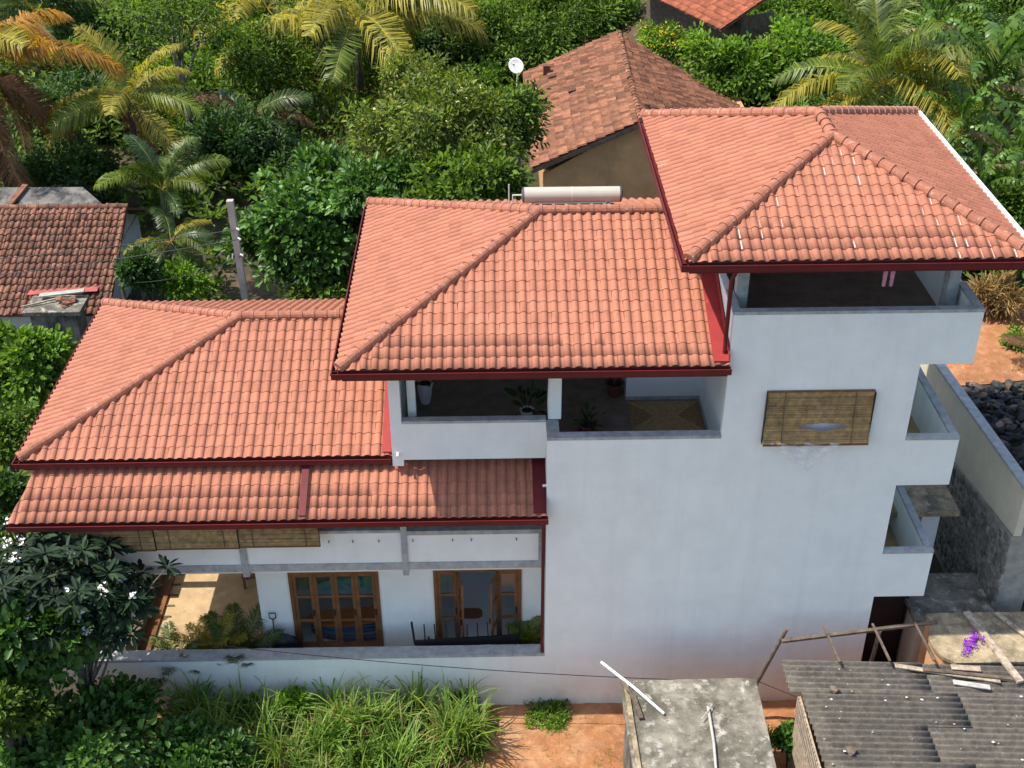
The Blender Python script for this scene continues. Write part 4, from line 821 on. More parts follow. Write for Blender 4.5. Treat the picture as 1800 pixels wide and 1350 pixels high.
part(MB().tube([c_-nrm*.03, c_-nrm*.25, (c_.x, c_.y+.1, 5.8)], .03, 6), 'mast', 'white_metal', ds); part(MB().tube([c_-sy_*.4+nrm*.1, c_+nrm*.5], .015, 5).box(c_.x+nrm.x*.5-.04, c_.x+nrm.x*.5+.04, c_.y+nrm.y*.5-.04, c_.y+nrm.y*.5+.04, c_.z+nrm.z*.5-.04, c_.z+nrm.z*.5+.04), 'feed_arm', 'white_metal', ds)
# orange roof top right, far
fh = absroot('orange_tiled_house', (10.5, 41, 4), 'far house with bright orange tiled roof at the top edge', 'house')
p0, p1 = PZ(1150, -6, 7.6), PZ(1268, 52, 7.6); dd = Vector(p1-p0); dd.z = 0; dd.normalize(); nn_ = Vector((-dd.y, dd.x, 0)); 
if nn_.y < 0: nn_ = -nn_
a_, b_ = Vector(p0)-dd*2.5, Vector(p1); fF = [a_, b_, b_+nn_*3+Vector((0, 0, 1.5)), a_+nn_*3+Vector((0, 0, 1.5))]
ro = part(MB().slab(fF, .1), 'tiled_roof', 'roof_deck', fh)
put_tiles(fh, [(ro, tile_field(fF, .25, .33, PROF_OLD, .03, jit=.015, seed=8))], 'orange_tile', 300, 'roof_tile_rows', 'remaining rows of orange clay tiles')
for (u0, u1, v0, v1, z0, z1, nm, m_) in ((0, 1, 1.1, 1.3, -4, .3, 'wall', 'old_wood'), (1, 1, 1.1, 3, -4, .3, 'wall', 'old_wood')):
    q = [a_.lerp(b_, u0)+nn_*v0-dd*.4*(u0 == u1), a_.lerp(b_, u1)+nn_*v0-dd*.4, a_.lerp(b_, u1)+nn_*v1-dd*.4, a_.lerp(b_, u0)+nn_*v1-dd*(.4 if u0 < u1 else .6)]
    part(MB().slab([(v.x, v.y, 7.6+z1) for v in q], z1-z0), nm, m_, fh)
# house at far left
lh = absroot('left_tiled_house', (-16, 14, 2.2), 'low white house with old red tiled roof left of the utility pole', 'house')
ly0, ly1, lz0, lz1, lx0, lx1 = 12.7, 16.75, 4.38, 6.22, -20., -12.25
fA = [(lx0, ly0, lz0), (lx1, ly0, lz0), (lx1-.1, ly1, lz1), (lx0, ly1, lz1)]; fBk = [(lx1, 2*ly1-ly0, lz0), (lx0, 2*ly1-ly0, lz0), (lx0, ly1, lz1), (lx1-.1, ly1, lz1)]
rlh = part(MB().slab(fA, .08).slab(fBk, .08), 'tiled_roof', 'roof_deck', lh)
put_tiles(lh, [(rlh, tile_field(fA, .215, .30, PROF, .055, lift=.045, lip=.05, jit=.016, seed=12))], 'old_tile2', 300, 'roof_tile_rows', 'remaining rows of old red clay tiles')
caps((lx0, ly1, lz1+.06), (lx1-.1, ly1, lz1+.06), cap_mesh(.11, .33, 'old_tile2'), .33, rlh, jit=.04)
part(MB().box(lx0, lx1-.9, ly0+.5, 2*ly1-ly0-.5, 1.8, 4.36), 'wall', 'dirty_white', lh)
part(MB().add([(lx1-.95, ly0+.5, 4.36), (lx1-.95, 2*ly1-ly0-.5, 4.36), (lx1-.95, ly1, lz1-.15)], [(0, 1, 2)]).add([(lx1-.97, ly0+.5, 4.36), (lx1-.97, 2*ly1-ly0-.5, 4.36), (lx1-.97, ly1, lz1-.15)], [(2, 1, 0)]), 'gable_wall', 'dirty_white', lh)
gs = absroot('grey_roofed_shed', (-17, 21, 2.2), 'shed with dark grey roof behind the old red tiled house', 'shed')
gq = [(-21, 17.6, 5.35), (-12.9, 17.6, 5.35), (-14.6, 19.3, 5.9), (-21, 19.3, 5.95)]
part(MB().slab(gq, .08), 'roof_sheet', 'dark_concrete', gs); part(MB().box(-21, -13.4, 17.9, 19.2, 1.8, 4.6), 'wall', 'dirty_white', gs); part(MB().bar((-17.2, 17.6, 5.42), (-16.6, 19.3, 6.0), .22, .08), 'ridge_strip', 'old_tile2', gs)
# concrete water tank
ct = absroot('concrete_tank', (-13.5, 12.0, 2), 'blackened concrete water tank with rubble on its lid', 'water tank')
part(MB().box(-14.25, -12.85, 11.5, 12.3, 1.5, 5.05), 'tank_wall', 'dark_concrete', ct); part(MB().box(-14.4, -12.65, 11.35, 12.45, 5.05, 5.2), 'lid', 'old_concrete', ct, bevel=.02)
for k, (a, b, wd, th, m_, lb, nm) in enumerate((((-14.1, 12.2, 5.32), (-12.75, 12.35, 5.40), .22, .05, 'plate_green', 'pale green board lying on the concrete tank lid', 'board'), ((-14.5, 11.6, 5.25), (-13.4, 12.1, 5.30), .05, .05, 'pale_wood', 'pale wooden batten sticking out over the concrete tank', 'batten'))): plank(a, b, wd, th, m_, lb, nm)
rr = random.Random(6)
for k in range(9):
    o = bpy.data.objects.new('tile_shard', shard) if k else None
    if k == 0:
        shard = bpy.data.meshes.new('tile_shard'); shard.from_pydata([(-.14, -.1, 0), (.14, -.1, 0), (.14, .1, 0), (-.14, .1, 0), (-.14, -.04, .05), (.14, -.04, .05), (.14, .05, .05), (-.14, .05, .05)], [], [(3, 2, 1, 0), (4, 5, 6, 7), (0, 1, 5, 4), (1, 2, 6, 5), (2, 3, 7, 6), (3, 0, 4, 7)]); shard.materials.append(M['old_tile2']); o = bpy.data.objects.new('tile_shard', shard)
    COL.objects.link(o); o.location = (rr.uniform(-13.6, -12.95), rr.uniform(11.6, 12.1), 5.22+.04*(k % 3)); o.rotation_euler = (rr.uniform(-.2, .2), rr.uniform(-.2, .2), rr.uniform(0, 3)); tag(o, 'broken red roof tile piece lying on the concrete tank lid', 'tile', 'broken tiles on the tank lid')
plank((-14.9, 13.35, 4.83), (-12.7, 13.45, 4.88), .34, .02, 'red_sheet', 'faded red plastic sheet on the old tiled roof behind the tank', 'sheet')
# utility pole, wires
pb = PY(432, 530, 9.8); pt = PY(404, 352, 9.8); dv_ = (pt-pb)/np.linalg.norm(pt-pb); base = pb-dv_*4.0
po = absroot('utility_pole', tuple(base), 'grey concrete utility pole behind the lowest tiled roof', 'utility pole')
part(MB().bar(base, pt, .18, .17, (0, 1, 0)), 'pole_shaft', 'pole_concrete', po)
for z in (.8, 1.1, 1.6): part(MB().tube([Vector(pt-dv_*z)+Vector((.1, -.12, 0)), Vector(pt-dv_*z)+Vector((.18, -.2, 0))], .03, 6), 'insulator', 'pot_white', po)
for k, (z, tgt) in enumerate(((.8, (-24, 10, 7.2)), (1.1, (-24, 9.6, 6.6)), (1.6, (-12.2, 13.3, 5.2)))):
    a = Vector(pt-dv_*z)+Vector((.16, -.18, 0)); b = Vector(tgt); tag(MB().tube([a.lerp(b, t)-Vector((0, 0, 1.2*t*(1-t))) for t in np.linspace(0, 1, 12)], .012, 5).build('overhead_wire', 'wire'), ['uppermost wire running left from the utility pole', 'second wire running left from the utility pole', 'lowest wire from the pole to the old tiled house'][k], 'wire')
a, b = PY(203, 452, 13.2), PY(226, 540, 13.2); tag(MB().tube([a, b-np.array([0, 0, 2.4])], .07, 7).build('wooden_post', 'pale_bark'), 'leaning weathered wooden post beside the old tiled house', 'post')
# ---------------------------------------------------------------- vegetation
def crown_pts(rg, ells, n):
    """clump centres spread through the outer part of a union of ellipsoids"""
    vol = np.array([e[3]*e[4]*e[5] for e in ells])**.67; out = []
    for e, k in zip(ells, np.maximum(1, (n*vol/vol.sum()).astype(int))):
        d = rg.normal(0, 1, (k, 3)); d /= np.linalg.norm(d, axis=1, keepdims=True); d[:, 2] = np.where(d[:, 2] < -.55, -d[:, 2], d[:, 2])
        r = rg.uniform(.2, 1.0, (k, 1))**.5*np.where(rg.random((k, 1)) < .16, rg.uniform(1.05, 1.38, (k, 1)), rg.uniform(.82, 1.1, (k, 1))); out.append(np.array(e[:3])+d*r*np.array(e[3:6]))
    return np.concatenate(out)
def crown_mesh(name, rg, ells, nc, nl, rc, size, asp, droop=.15, curl=.25):
    C = crown_pts(rg, ells, nc); cen = np.mean([e[:3] for e in ells], axis=0)
    k = len(C)*nl; c = np.repeat(C, nl, 0); d = rg.normal(0, 1, (k, 3)); d /= np.linalg.norm(d, axis=1, keepdims=True)
    out = c-cen; out /= np.linalg.norm(out, axis=1, keepdims=True)+1e-6
    dr = d+out*.55+np.array([0, 0, .25-droop]); pos = c+d*rc*rg.uniform(.15, 1, (k, 1))
    upv = out*.6+np.array([0, 0, .9]); V, Q = leaves(pos, dr, rg.uniform(.42, 1.35, k)*size, asp, rg, upv=upv, curl=curl)
    return fast(name, V, Q), C
def trunk_mb(rg, base, top, r, C, nb, m0=.35):
    mb = MB(); base, top = np.array(base, float), np.array(top, float); L = np.linalg.norm(top-base); pts = []
    for t in np.linspace(0, 1, 7): pts.append(base*(1-t)+top*t+np.array([math.sin(t*5+base[0]), math.cos(t*4+base[1]), 0])*.04*L*t*(1-t)*2)
    mb.tube(pts, [r*(1.25 if i == 0 else 1-.5*i/6) for i in range(7)], 8)
    for k in range(nb):
        t = rg.uniform(m0, 1); s = base*(1-t)+top*t; e = C[rg.integers(len(C))]; m = (s+e)/2+np.array([0, 0, .12])*L*.3
        mb.tube([s, s*.5+m*.5, m, e], [r*.5*(1-.3*t), r*.36, r*.25, r*.08], 6)
    return mb
def tree(px, py, Y, rx, rz, label, m, size=.18, asp=.5, nc=150, nl=24, rc=.42, cat='tree', name='broadleaf_tree', group=None, lobes=5, seed=1, bark='bark', tr=.13, flower=None, nf=0, droop=.15, dy=None, zmax=None):
    """tree whose crown shows round pixel (px,py) at distance plane Y; rx, rz in photo pixels"""
    rg = np.random.default_rng(seed); c = PY(px, py, Y); s = pxm(c); RXm, RZm = rx/s, rz/s*1.0; gz_ = Tz(c[0], c[1]); ry = dy or RXm*.85
    e = empty(name, (c[0], c[1], gz_), label, cat, group); top = np.array([0, 0, max(c[2]-gz_, .6 if rx > 50 else .1)])
    ells = [(0, 0, top[2], RXm*.72, ry*.72, RZm*.78)]
    for k in range(lobes):
        a = 6.28*k/lobes+rg.uniform(-.4, .4); q = rg.uniform(.45, .8); ells.append((RXm*q*math.cos(a), ry*q*math.sin(a), top[2]+RZm*rg.uniform(-.4, .55), RXm*rg.uniform(.26, .46), ry*rg.uniform(.26, .46), RZm*rg.uniform(.28, .5)))
    me, C = crown_mesh('crown', rg, ells, nc, nl, rc, size, asp, droop); meshobj('crown', me, m, e)
    trunk_mb(rg, (0, 0, -.2), top*np.array([1, 1, 1]), tr, C, 9).build('trunk', bark, e, smooth=True)
    if flower:
        k = nf; idx_ = rg.integers(0, len(C), k); d = rg.normal(0, 1, (k, 3)); d[:, 2] = abs(d[:, 2]); d[:, 1] -= .5; d /= np.linalg.norm(d, axis=1, keepdims=True)
        p = C[idx_]+d*rc*.9; p5 = np.repeat(p, 5, 0); dd_ = rg.normal(0, 1, (k*5, 3)); V, Q = leaves(p5, dd_, np.full(k*5, .07 if size < .2 else .09), .7, rg); meshobj('blossom', fast('blossom', V, Q), flower, e)
    return e
# trees and bushes right behind the house
tree(768, 238, 14.5, 158, 116, 'large bushy tree with small cream flowers behind the middle roof', 'leaf_olive', .17, .48, 430, 26, .34, seed=3, flower='cream_petal', nf=60, lobes=8, tr=.16, bark='pale_bark')
tree(885, 228, 15.5, 88, 84, 'rounded tree with cream flowers touching the brown tiled roof', 'leaf_mid', .17, .48, 220, 26, .32, seed=4, flower='cream_petal', nf=25, lobes=6, bark='pale_bark')
tree(540, 410, 12.5, 128, 140, 'dense glossy dark green tree beside the utility pole', 'leaf_glossy', .24, .58, 430, 26, .36, seed=5, lobes=9)
tree(820, 322, 11.5, 120, 48, 'low green bush just above the middle roof ridge', 'leaf_mid', .2, .55, 220, 24, .32, 'bush', 'garden_bush', seed=6, lobes=7)
tree(660, 330, 11.8, 75, 50, 'dark leafy bush behind left end of the middle roof', 'leaf_glossy', .2, .55, 150, 24, .32, 'bush', 'garden_bush', seed=7)
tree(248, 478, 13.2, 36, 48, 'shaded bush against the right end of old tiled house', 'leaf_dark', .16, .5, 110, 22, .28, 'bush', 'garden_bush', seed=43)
tree(320, 500, 13.5, 48, 40, 'light green bush growing left of the utility pole', 'leaf_bright', .14, .5, 90, 22, .28, 'bush', 'garden_bush', seed=8)
tree(560, 515, 11.0, 60, 30, 'low bush with drooping leaves at the foot of glossy tree', 'leaf_mid', .17, .45, 70, 20, .26, 'bush', 'garden_bush', seed=9)
tree(60, 655, 7.0, 78, 95, 'light green tree beside the left gutter of lowest roof', 'leaf_bright', .19, .6, 230, 24, .3, seed=10)
tree(10, 770, 4.5, 60, 60, 'small shaded bush at the left edge by the house', 'leaf_mid', .16, .5, 90, 22, .28, 'bush', 'garden_bush', seed=40)
tree(20, 880, 2.5, 45, 60, 'narrow bush left of the lean-to roof corner', 'leaf_dark', .18, .5, 90, 22, .26, 'bush', 'garden_bush', seed=41)
# hillside behind
tree(305, 50, 31, 135, 75, 'tall slender tree with bare trunk and open olive crown', 'leaf_mid', .2, .45, 260, 16, .55, seed=12, lobes=9, tr=.2, bark='pale_bark')
tree(930, 60, 39, 150, 95, 'broad green tree left of the brown roof gable top', 'leaf_mid', .26, .48, 380, 24, .6, seed=13, lobes=9)
tree(1060, 40, 44, 80, 70, 'green tree directly behind the peak of the brown roof', 'leaf_bright', .24, .48, 180, 24, .5, seed=14)
tree(800, 80, 42, 110, 95, 'dark green tree right of the golden palm crown', 'leaf_dark', .26, .48, 260, 24, .6, seed=15, lobes=7)
tree(740, 150, 31, 85, 62, 'grey green shrub behind the cream flowered tree', 'leaf_olive', .2, .4, 200, 22, .45, 'bush', 'hillside_bush', seed=16)
tree(1165, 85, 33, 52, 42, 'bush covered with yellow flowers beside the brown roof', 'leaf_bright', .18, .5, 130, 22, .4, 'bush', 'hillside_bush', seed=17, flower='yellow_petal', nf=220)
tree(1290, 130, 30, 85, 70, 'bright green bush right of the brown roof end', 'leaf_bright', .24, .45, 240, 24, .45, 'bush', 'hillside_bush', seed=18)
tree(1400, 110, 31, 95, 85, 'light green leafy tree left of the right coconut palm', 'leaf_bright', .26, .45, 300, 24, .5, seed=19, lobes=8)
tree(1340, 40, 40, 110, 60, 'sunlit green shrub near the top edge beyond the orange roof', 'leaf_bright', .24, .45, 220, 22, .55, 'bush', 'hillside_bush', seed=20)
tree(1500, 40, 38, 120, 70, 'green tree behind the crown of the right coconut palm', 'leaf_mid', .26, .45, 240, 22, .6, seed=21)
tree(1640, 90, 34, 95, 90, 'leafy tree between right coconut palm and banana plants', 'leaf_mid', .26, .45, 230, 22, .6, seed=22)
tree(1770, 60, 40, 110, 110, 'dark tree in the top right corner', 'leaf_dark', .3, .45, 240, 22, .7, seed=23)
tree(470, 130, 34, 90, 110, 'green tree between slender tree and golden palm trunk', 'leaf_mid', .22, .45, 220, 22, .55, seed=24)
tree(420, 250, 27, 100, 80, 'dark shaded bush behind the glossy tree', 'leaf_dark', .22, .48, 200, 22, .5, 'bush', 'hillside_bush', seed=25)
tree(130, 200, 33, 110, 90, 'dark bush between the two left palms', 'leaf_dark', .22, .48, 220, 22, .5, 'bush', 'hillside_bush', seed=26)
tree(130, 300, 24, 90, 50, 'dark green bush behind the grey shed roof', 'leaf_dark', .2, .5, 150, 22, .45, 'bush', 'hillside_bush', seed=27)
tree(190, 40, 44, 130, 60, 'dark tree filling the top left corner', 'leaf_dark', .28, .45, 240, 22, .7, seed=28)
tree(525, 185, 39, 55, 100, 'pale thin shrub beside the golden palm trunk', 'leaf_olive', .18, .4, 150, 16, .5, 'bush', 'hillside_bush', seed=29, bark='pale_bark')
tree(540, 30, 48, 110, 50, 'green tree behind golden palm at the top edge', 'leaf_mid', .28, .45, 200, 22, .7, seed=30)
tree(1745, 530, 12.5, 48, 38, 'dry yellowish bush beyond the highest roof terrace', 'leaf_dry', .32, .12, 90, 18, .3, 'bush', 'dry_bush', seed=31)
tree(1790, 600, 10.5, 28, 20, 'small green weed beside the orange earth path', 'leaf_bright', .13, .5, 40, 18, .2, 'bush', 'weed', seed=32)
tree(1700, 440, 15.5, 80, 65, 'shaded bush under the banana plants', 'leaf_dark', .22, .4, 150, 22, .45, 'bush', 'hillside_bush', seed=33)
tree(1790, 400, 14.5, 60, 90, 'leafy bush at the right edge below the bananas', 'leaf_mid', .24, .4, 150, 22, .45, 'bush', 'hillside_bush', seed=34)
# undergrowth over the hillside
def undergrowth():
    rg = np.random.default_rng(77); n = 9000; x = rg.uniform(-36, 36, n); y = 10+58*rg.uniform(0, 1, n)**.9
    ok = ~((x > .6) & (x < 10.5) & (y > 20) & (y < 33)) & ~((x < -11) & (x > -21.6) & (y < 22)) & ~((x > -9.6) & (x < -6.6) & (y > 13) & (y < 22)) & ~((x > 12.3) & (x < 18) & (y < 13.5)) & ~((x > 4) & (y > 36) & (x < 16) & (y < 46))
    pt_ = np.sin(x*.55+1)*np.cos(y*.42)+rg.normal(0, .45, n); ok &= pt_ > -.8; x, y = x[ok], y[ok]; m2 = 1500; x2, y2 = rg.uniform(-36, -11.6, m2), rg.uniform(-9, 11, m2); k2 = ~((x2 > -15) & (y2 > 9.8)); x, y = np.r_[x, x2[k2]], np.r_[y, y2[k2]]
    h = rg.uniform(.1, 1.3, len(x))*(1+.4*np.sin(x*.3+y*.2)); C = np.c_[x, y, T(x, y)+h]; nl = 15
    c = np.repeat(C, nl, 0); k = len(c); d = rg.normal(0, 1, (k, 3)); d /= np.linalg.norm(d, axis=1, keepdims=True); d[:, 2] = abs(d[:, 2])*.8-.1
    pos = c+d*rg.uniform(.1, .75, (k, 1)); V, Q = leaves(pos, d+np.array([0, 0, .2]), rg.uniform(.2, .48, k), .40, rg)
    o = meshobj('undergrowth', fast('undergrowth', V, Q), 'leaf_mid'); tag(o, 'dense green undergrowth covering the hillside behind the houses', 'undergrowth', kind='stuff')
undergrowth()
# more bushes of the thicket: copies of four of the bushes above
src = [o for o in bpy.data.objects if o.name.split('.')[0] in ('hillside_bush',)][:6]; rgb = random.Random(91); made = 0
while made < 60:
    px_, py_ = rgb.uniform(-20, 1820), rgb.uniform(-60, 330); Y_ = rgb.uniform(22, 52); p = PY(px_, py_, Y_); g = Tz(p[0], p[1]); q = proj((p[0], p[1], g+1.2)); x, y = p[0], p[1]
    if px_ < 560 and rgb.random() < .6: continue
    if not (-40 < q[0] < 1840 and -60 < q[1] < 340) or (-1 < x < 12 and 19 < y < 34) or (4 < x < 16 and y > 34) or (565 < px_ < 670 and y < 38) or (-8.5 < x < -3 and 28 < y < 44 and rgb.random() < .7): made += .02; continue
    s0 = src[rgb.randrange(len(src))]; o = s0.copy(); COL.objects.link(o); o.location = (x, y, g); sc = rgb.uniform(.6, 1.05); o.scale = (sc, sc, sc*.8); o.rotation_euler = (0, 0, rgb.uniform(0, 6.28))
    tag(o, 'leafy bush among many alike in the thicket behind the houses', 'bush', 'bushes of the thicket behind the houses'); made += 1
    for ch in s0.children:
        if ch.name.startswith('blossom'): continue
        c = ch.copy(); COL.objects.link(c); c.parent = o
# palms -----------------------------------------------------------------
def frond_mesh(name, m, L, el, bend, nl, ll, droop, seed, ratm='frond_gold', w=.045):
    """a feather leaf along +x: start elevation el, bending down by `bend` over its length"""
    rg = np.random.default_rng(seed); N = 14; p = np.zeros(3); pts = [p.copy()]; a = el
    for i in range(N): a = el-bend*((i+1)/N)**1.3; p = p+np.array([math.cos(a), 0, math.sin(a)])*L/N; pts.append(p.copy())
    pts = np.array(pts); t = np.repeat(np.linspace(.16, .99, nl), 2); side = np.tile([1., -1.], nl); f = t*N; i0 = np.minimum(f.astype(int), N-1); fr = (f-i0)[:, None]
    B = pts[i0]*(1-fr)+pts[i0+1]*fr; tg = pts[i0+1]-pts[i0]; tg /= np.linalg.norm(tg, axis=1, keepdims=True)
    ln = ll*np.clip(np.sin(np.pi*(.12+.84*t))**.6, .25, 1)*rg.uniform(.82, 1.1, len(t)); y = np.array([0, 1., 0])*side[:, None]; upn = np.cross(tg, np.array([0, 1., 0])); upn *= np.sign(upn[:, 2:3]+1e-9)
    d1 = tg*.62+y*.75+upn*.22+rg.normal(0, .08, (len(t), 3)); d1 /= np.linalg.norm(d1, axis=1, keepdims=True)
    d2 = d1*.75+tg*.1+np.array([0, 0, -1.])*(droop+rg.uniform(-.3, .6, (len(t), 1))); d2 /= np.linalg.norm(d2, axis=1, keepdims=True)
    m1 = B+d1*ln[:, None]*.5; tip = m1+d2*ln[:, None]*.5; ws = tg*w*.5
    V = np.stack([B-ws*.6, B+ws*.6, m1+ws, m1-ws, tip+ws*.12, tip-ws*.12], 1).reshape(-1, 3); b = np.arange(len(t))[:, None]*6
    Q = np.concatenate([b+np.array([[0, 1, 2, 3]]), b+np.array([[3, 2, 4, 5]])])
    # rachis: triangular rod
    rv = []; r0 = .0075
    for i, q in enumerate(pts):
        r = r0*(1-.85*i/N)+.0008; rv += [q+np.array([0, r, 0]), q+np.array([0, -r, 0]), q+np.array([0, 0, r*1.2])]
    o_ = len(V); V = np.concatenate([V, np.array(rv)]); rq = [(o_+i*3+k, o_+i*3+(k+1) % 3, o_+(i+1)*3+(k+1) % 3, o_+(i+1)*3+k) for i in range(N) for k in range(3)]
    Q = np.concatenate([Q, np.array(rq)]); me = fast(name, V, Q); me.materials.append(M[m]); me.materials.append(M[ratm])
    mi = np.zeros(len(Q), np.int32); mi[-len(rq):] = 1; me.polygons.foreach_set('material_index', mi); return me
FR = {}
def frond(m, kind):
    """kinds by attitude: u upright, m middle, o out, d drooping, h hanging dead"""
    if (m, kind) not in FR:
        el, bd, dr = dict(u=(1.25, .8, .6), m=(.85, 1.2, 1.1), o=(.40, 1.1, 1.7), d=(-.05, 1.0, 2.2), h=(-.9, .6, 2.5))[kind]
        FR[(m, kind)] = frond_mesh('frond', m, 1., el, bd, 82, .31, dr, len(FR)+1, 'frond_gold' if m in ('frond_gold', 'frond_green', 'frond_dark') else m, .0155)
    return FR[(m, kind)]
def palm(px, py, Y, Rpx, label, mats, n=18, seed=1, kinds='ummoood', tr=.16, lean=(0, 0), ground=None, dead=0, cat='palm tree', spin=None, nuts=False):
    rg = random.Random(seed); c = PY(px, py, Y); R = Rpx/pxm(c); gz_ = Tz(c[0]+lean[0], c[1]+lean[1]) if ground is None else ground
    e = empty('coconut_palm', (c[0]+lean[0], c[1]+lean[1], gz_), label, cat); H = max(c[2]-gz_, .5); top = Vector((-lean[0], -lean[1], H)); mb = MB(); pts = []; rad = []
    for i in range(15):
        t = i/14; pts.append(Vector((top.x*t**1.3, top.y*t**1.3, -.2+(H+.2)*t))); rad.append(tr*(1.5-.9*min(1, t*6) if t < .1 else 1-.35*t)*(1.06 if i % 2 else .96))
    mb.tube(pts, rad, 10).build('trunk', 'palm_bark', e, smooth=True)
    for k in range(n+dead):
        kd = kinds[int(k*len(kinds)/n)] if k < n else 'h'; m_ = mats[rg.randrange(len(mats))] if k < n else 'frond_brown'
        if kd == 'd' and rg.random() < .35: m_ = mats[-1]
        o = bpy.data.objects.new('frond', frond(m_, kd)); COL.objects.link(o); o.parent = e; s = R*rg.uniform(.85, 1.12)*(1.0 if kd != 'h' else .9)
        ang = k*2.39996+rg.uniform(-.25, .25)+(spin or 0); o.matrix_basis = Matrix.Translation(top) @ Matrix.Rotation(ang, 4, 'Z') @ Matrix.Rotation(rg.uniform(-.16, .16), 4, 'Y') @ Matrix.Rotation(rg.uniform(-.5, .5), 4, 'X') @ Matrix.Scale(s, 4)
    if nuts:
        for k in range(7): a = k*.9; MB().lathe([(.02, -.11), (.09, -.06), (.11, 0), (.08, .08), (.02, .12)], (top.x+.28*math.cos(a), top.y+.28*math.sin(a), top.z-.28-.05*(k % 3)), 8).build('coconut', 'frond_gold' if k % 2 else 'frond_green', e, smooth=True)
    return e
palm(625, 35, 37, 245, 'tall coconut palm with golden fronds at top centre', ['frond_gold', 'frond_gold', 'frond_green'], 14, 2, 'ummoooood', .2, nuts=True, ground=1.4, spin=.9)
palm(225, 175, 25, 150, 'coconut palm with yellow drooping fronds left of slender tree', ['frond_gold', 'frond_green'], 13, 3, 'umoooddd', .16, dead=2, nuts=True)
palm(285, 335, 17.5, 125, 'young dark green palm behind the old tiled house', ['frond_dark', 'frond_green', 'frond_green'], 12, 4, 'uummmoo', .14)
palm(300, 425, 15.0, 95, 'small palm with spreading fronds left of utility pole', ['frond_green', 'frond_gold', 'frond_dark'], 13, 5, 'mooddd', .11)
palm(-35, 120, 24, 245, 'palm with orange sunlit fronds and dead brown leaves at left edge', ['frond_orange', 'frond_gold'], 13, 6, 'ummoood', .18, dead=8, nuts=True)
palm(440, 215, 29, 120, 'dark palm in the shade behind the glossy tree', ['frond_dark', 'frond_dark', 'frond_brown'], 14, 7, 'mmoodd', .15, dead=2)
palm(1553, 150, 21, 215, 'coconut palm with green fronds behind the highest roof', ['frond_green', 'frond_green', 'frond_gold'], 19, 8, 'uummmoooodd', .18, spin=.6, nuts=True)
palm(470, 15, 44, 150, 'far coconut palm with dark bent trunk at top', ['frond_gold', 'frond_green'], 15, 9, 'moodd', .16, lean=(1.6, 0), ground=1.5)
palm(60, 30, 42, 160, 'far shaded palm in the top left corner', ['frond_dark', 'frond_green'], 15, 10, 'ummood', .16)
# dead frond on the path
o = bpy.data.objects.new('fallen_frond', frond('frond_brown', 'd').copy()); COL.objects.link(o); p = PZ(1795, 640, 4.05); o.location = (p[0]+1.2, p[1]-.1, Tz(p[0], p[1])+.25); o.rotation_euler = (0, -.45, math.pi-.1); o.scale = (2.4, 2.4, .6); tag(o, 'fallen brown palm frond on the orange path at right', 'palm frond')
# bananas -----------------------------------------------------------------
def banana_leaf(seed, m):
    rg = random.Random(seed); N = 30; V = []; Q = []; el = 1.15; bd = 1.5; p = Vector((0, 0, 0)); pts = [p.copy()]
    for i in range(N): a = el-bd*((i+1)/N)**1.5; p = p+Vector((math.cos(a), 0, math.sin(a)))/N; pts.append(p.copy())
    def wd(t): return .09*max(0, math.sin(math.pi*min(1, (t-.12)/.9)))**.55 if t > .12 else 0
    for sd in (1, -1):
        i = 3
        while i < N:
            seg = min(rg.choice((1, 1, 2, 2, 3)), N-i); dr = rg.uniform(.1, .55); o = len(V)
            for j in range(seg+1):
                t = (i+j)/N; w_ = wd(t)+.004; c = pts[i+j]; sh = .03; g = .006*(1 if j == 0 else -1 if j == seg else 0)
                V += [(c.x+g, c.y, c.z), (c.x+g*2+sh*.5, c.y+sd*w_*.55, c.z+w_*.18), (c.x+g*4+sh, c.y+sd*w_, c.z-w_*dr)]
            for j in range(seg):
                for k in range(2): q = (o+j*3+k, o+j*3+k+1, o+j*3+k+4, o+j*3+k+3); Q.append(q if sd < 0 else q[::-1])
            i += seg
    o = len(V)
    for i, c in enumerate(pts): r = .014*(1-.8*i/N)+.002; V += [(c.x, r, c.z), (c.x, -r, c.z), (c.x, 0, c.z-r*1.6)]
    for i in range(N):
        for k in range(3): Q.append((o+i*3+k, o+i*3+(k+1) % 3, o+i*3+(k+1) % 3+3, o+i*3+k+3))
    me = fast('leaf', V, Q); me.materials.append(M[m]); return me
BL = [banana_leaf(s, 'banana_leaf') for s in range(3)]; BD = banana_leaf(9, 'banana_dry')
def banana(px, py, Y, Rpx, label, seed, n=9):
    rg = random.Random(seed); c = PY(px, py, Y); R = Rpx/pxm(c); g = Tz(c[0], c[1]); H = max(.8, c[2]-g); e = empty('banana_plant', (c[0], c[1], g), label, 'banana plant', 'banana plants on the right slope')
    MB().tube([(0, 0, -.1), (.03, 0, H*.5), (0, 0, H), (0, 0, H+.3)], [.16, .13, .10, .04], 10).build('stem', 'leaf_olive', e, smooth=True)
    for k in range(n):
        dry = k >= n-2; o = bpy.data.objects.new('leaf', BD if dry else rg.choice(BL)); COL.objects.link(o); o.parent = e
        o.matrix_basis = Matrix.Translation((0, 0, H+.1-.04*k-(.2 if dry else 0))) @ Matrix.Rotation(k*2.4+rg.uniform(-.3, .3), 4, 'Z') @ Matrix.Rotation((-.35+.09*k) if not dry else 1.1, 4, 'Y') @ Matrix.Rotation(rg.uniform(-.5, .5), 4, 'X') @ Matrix.Scale(R*rg.uniform(.85, 1.15), 4)
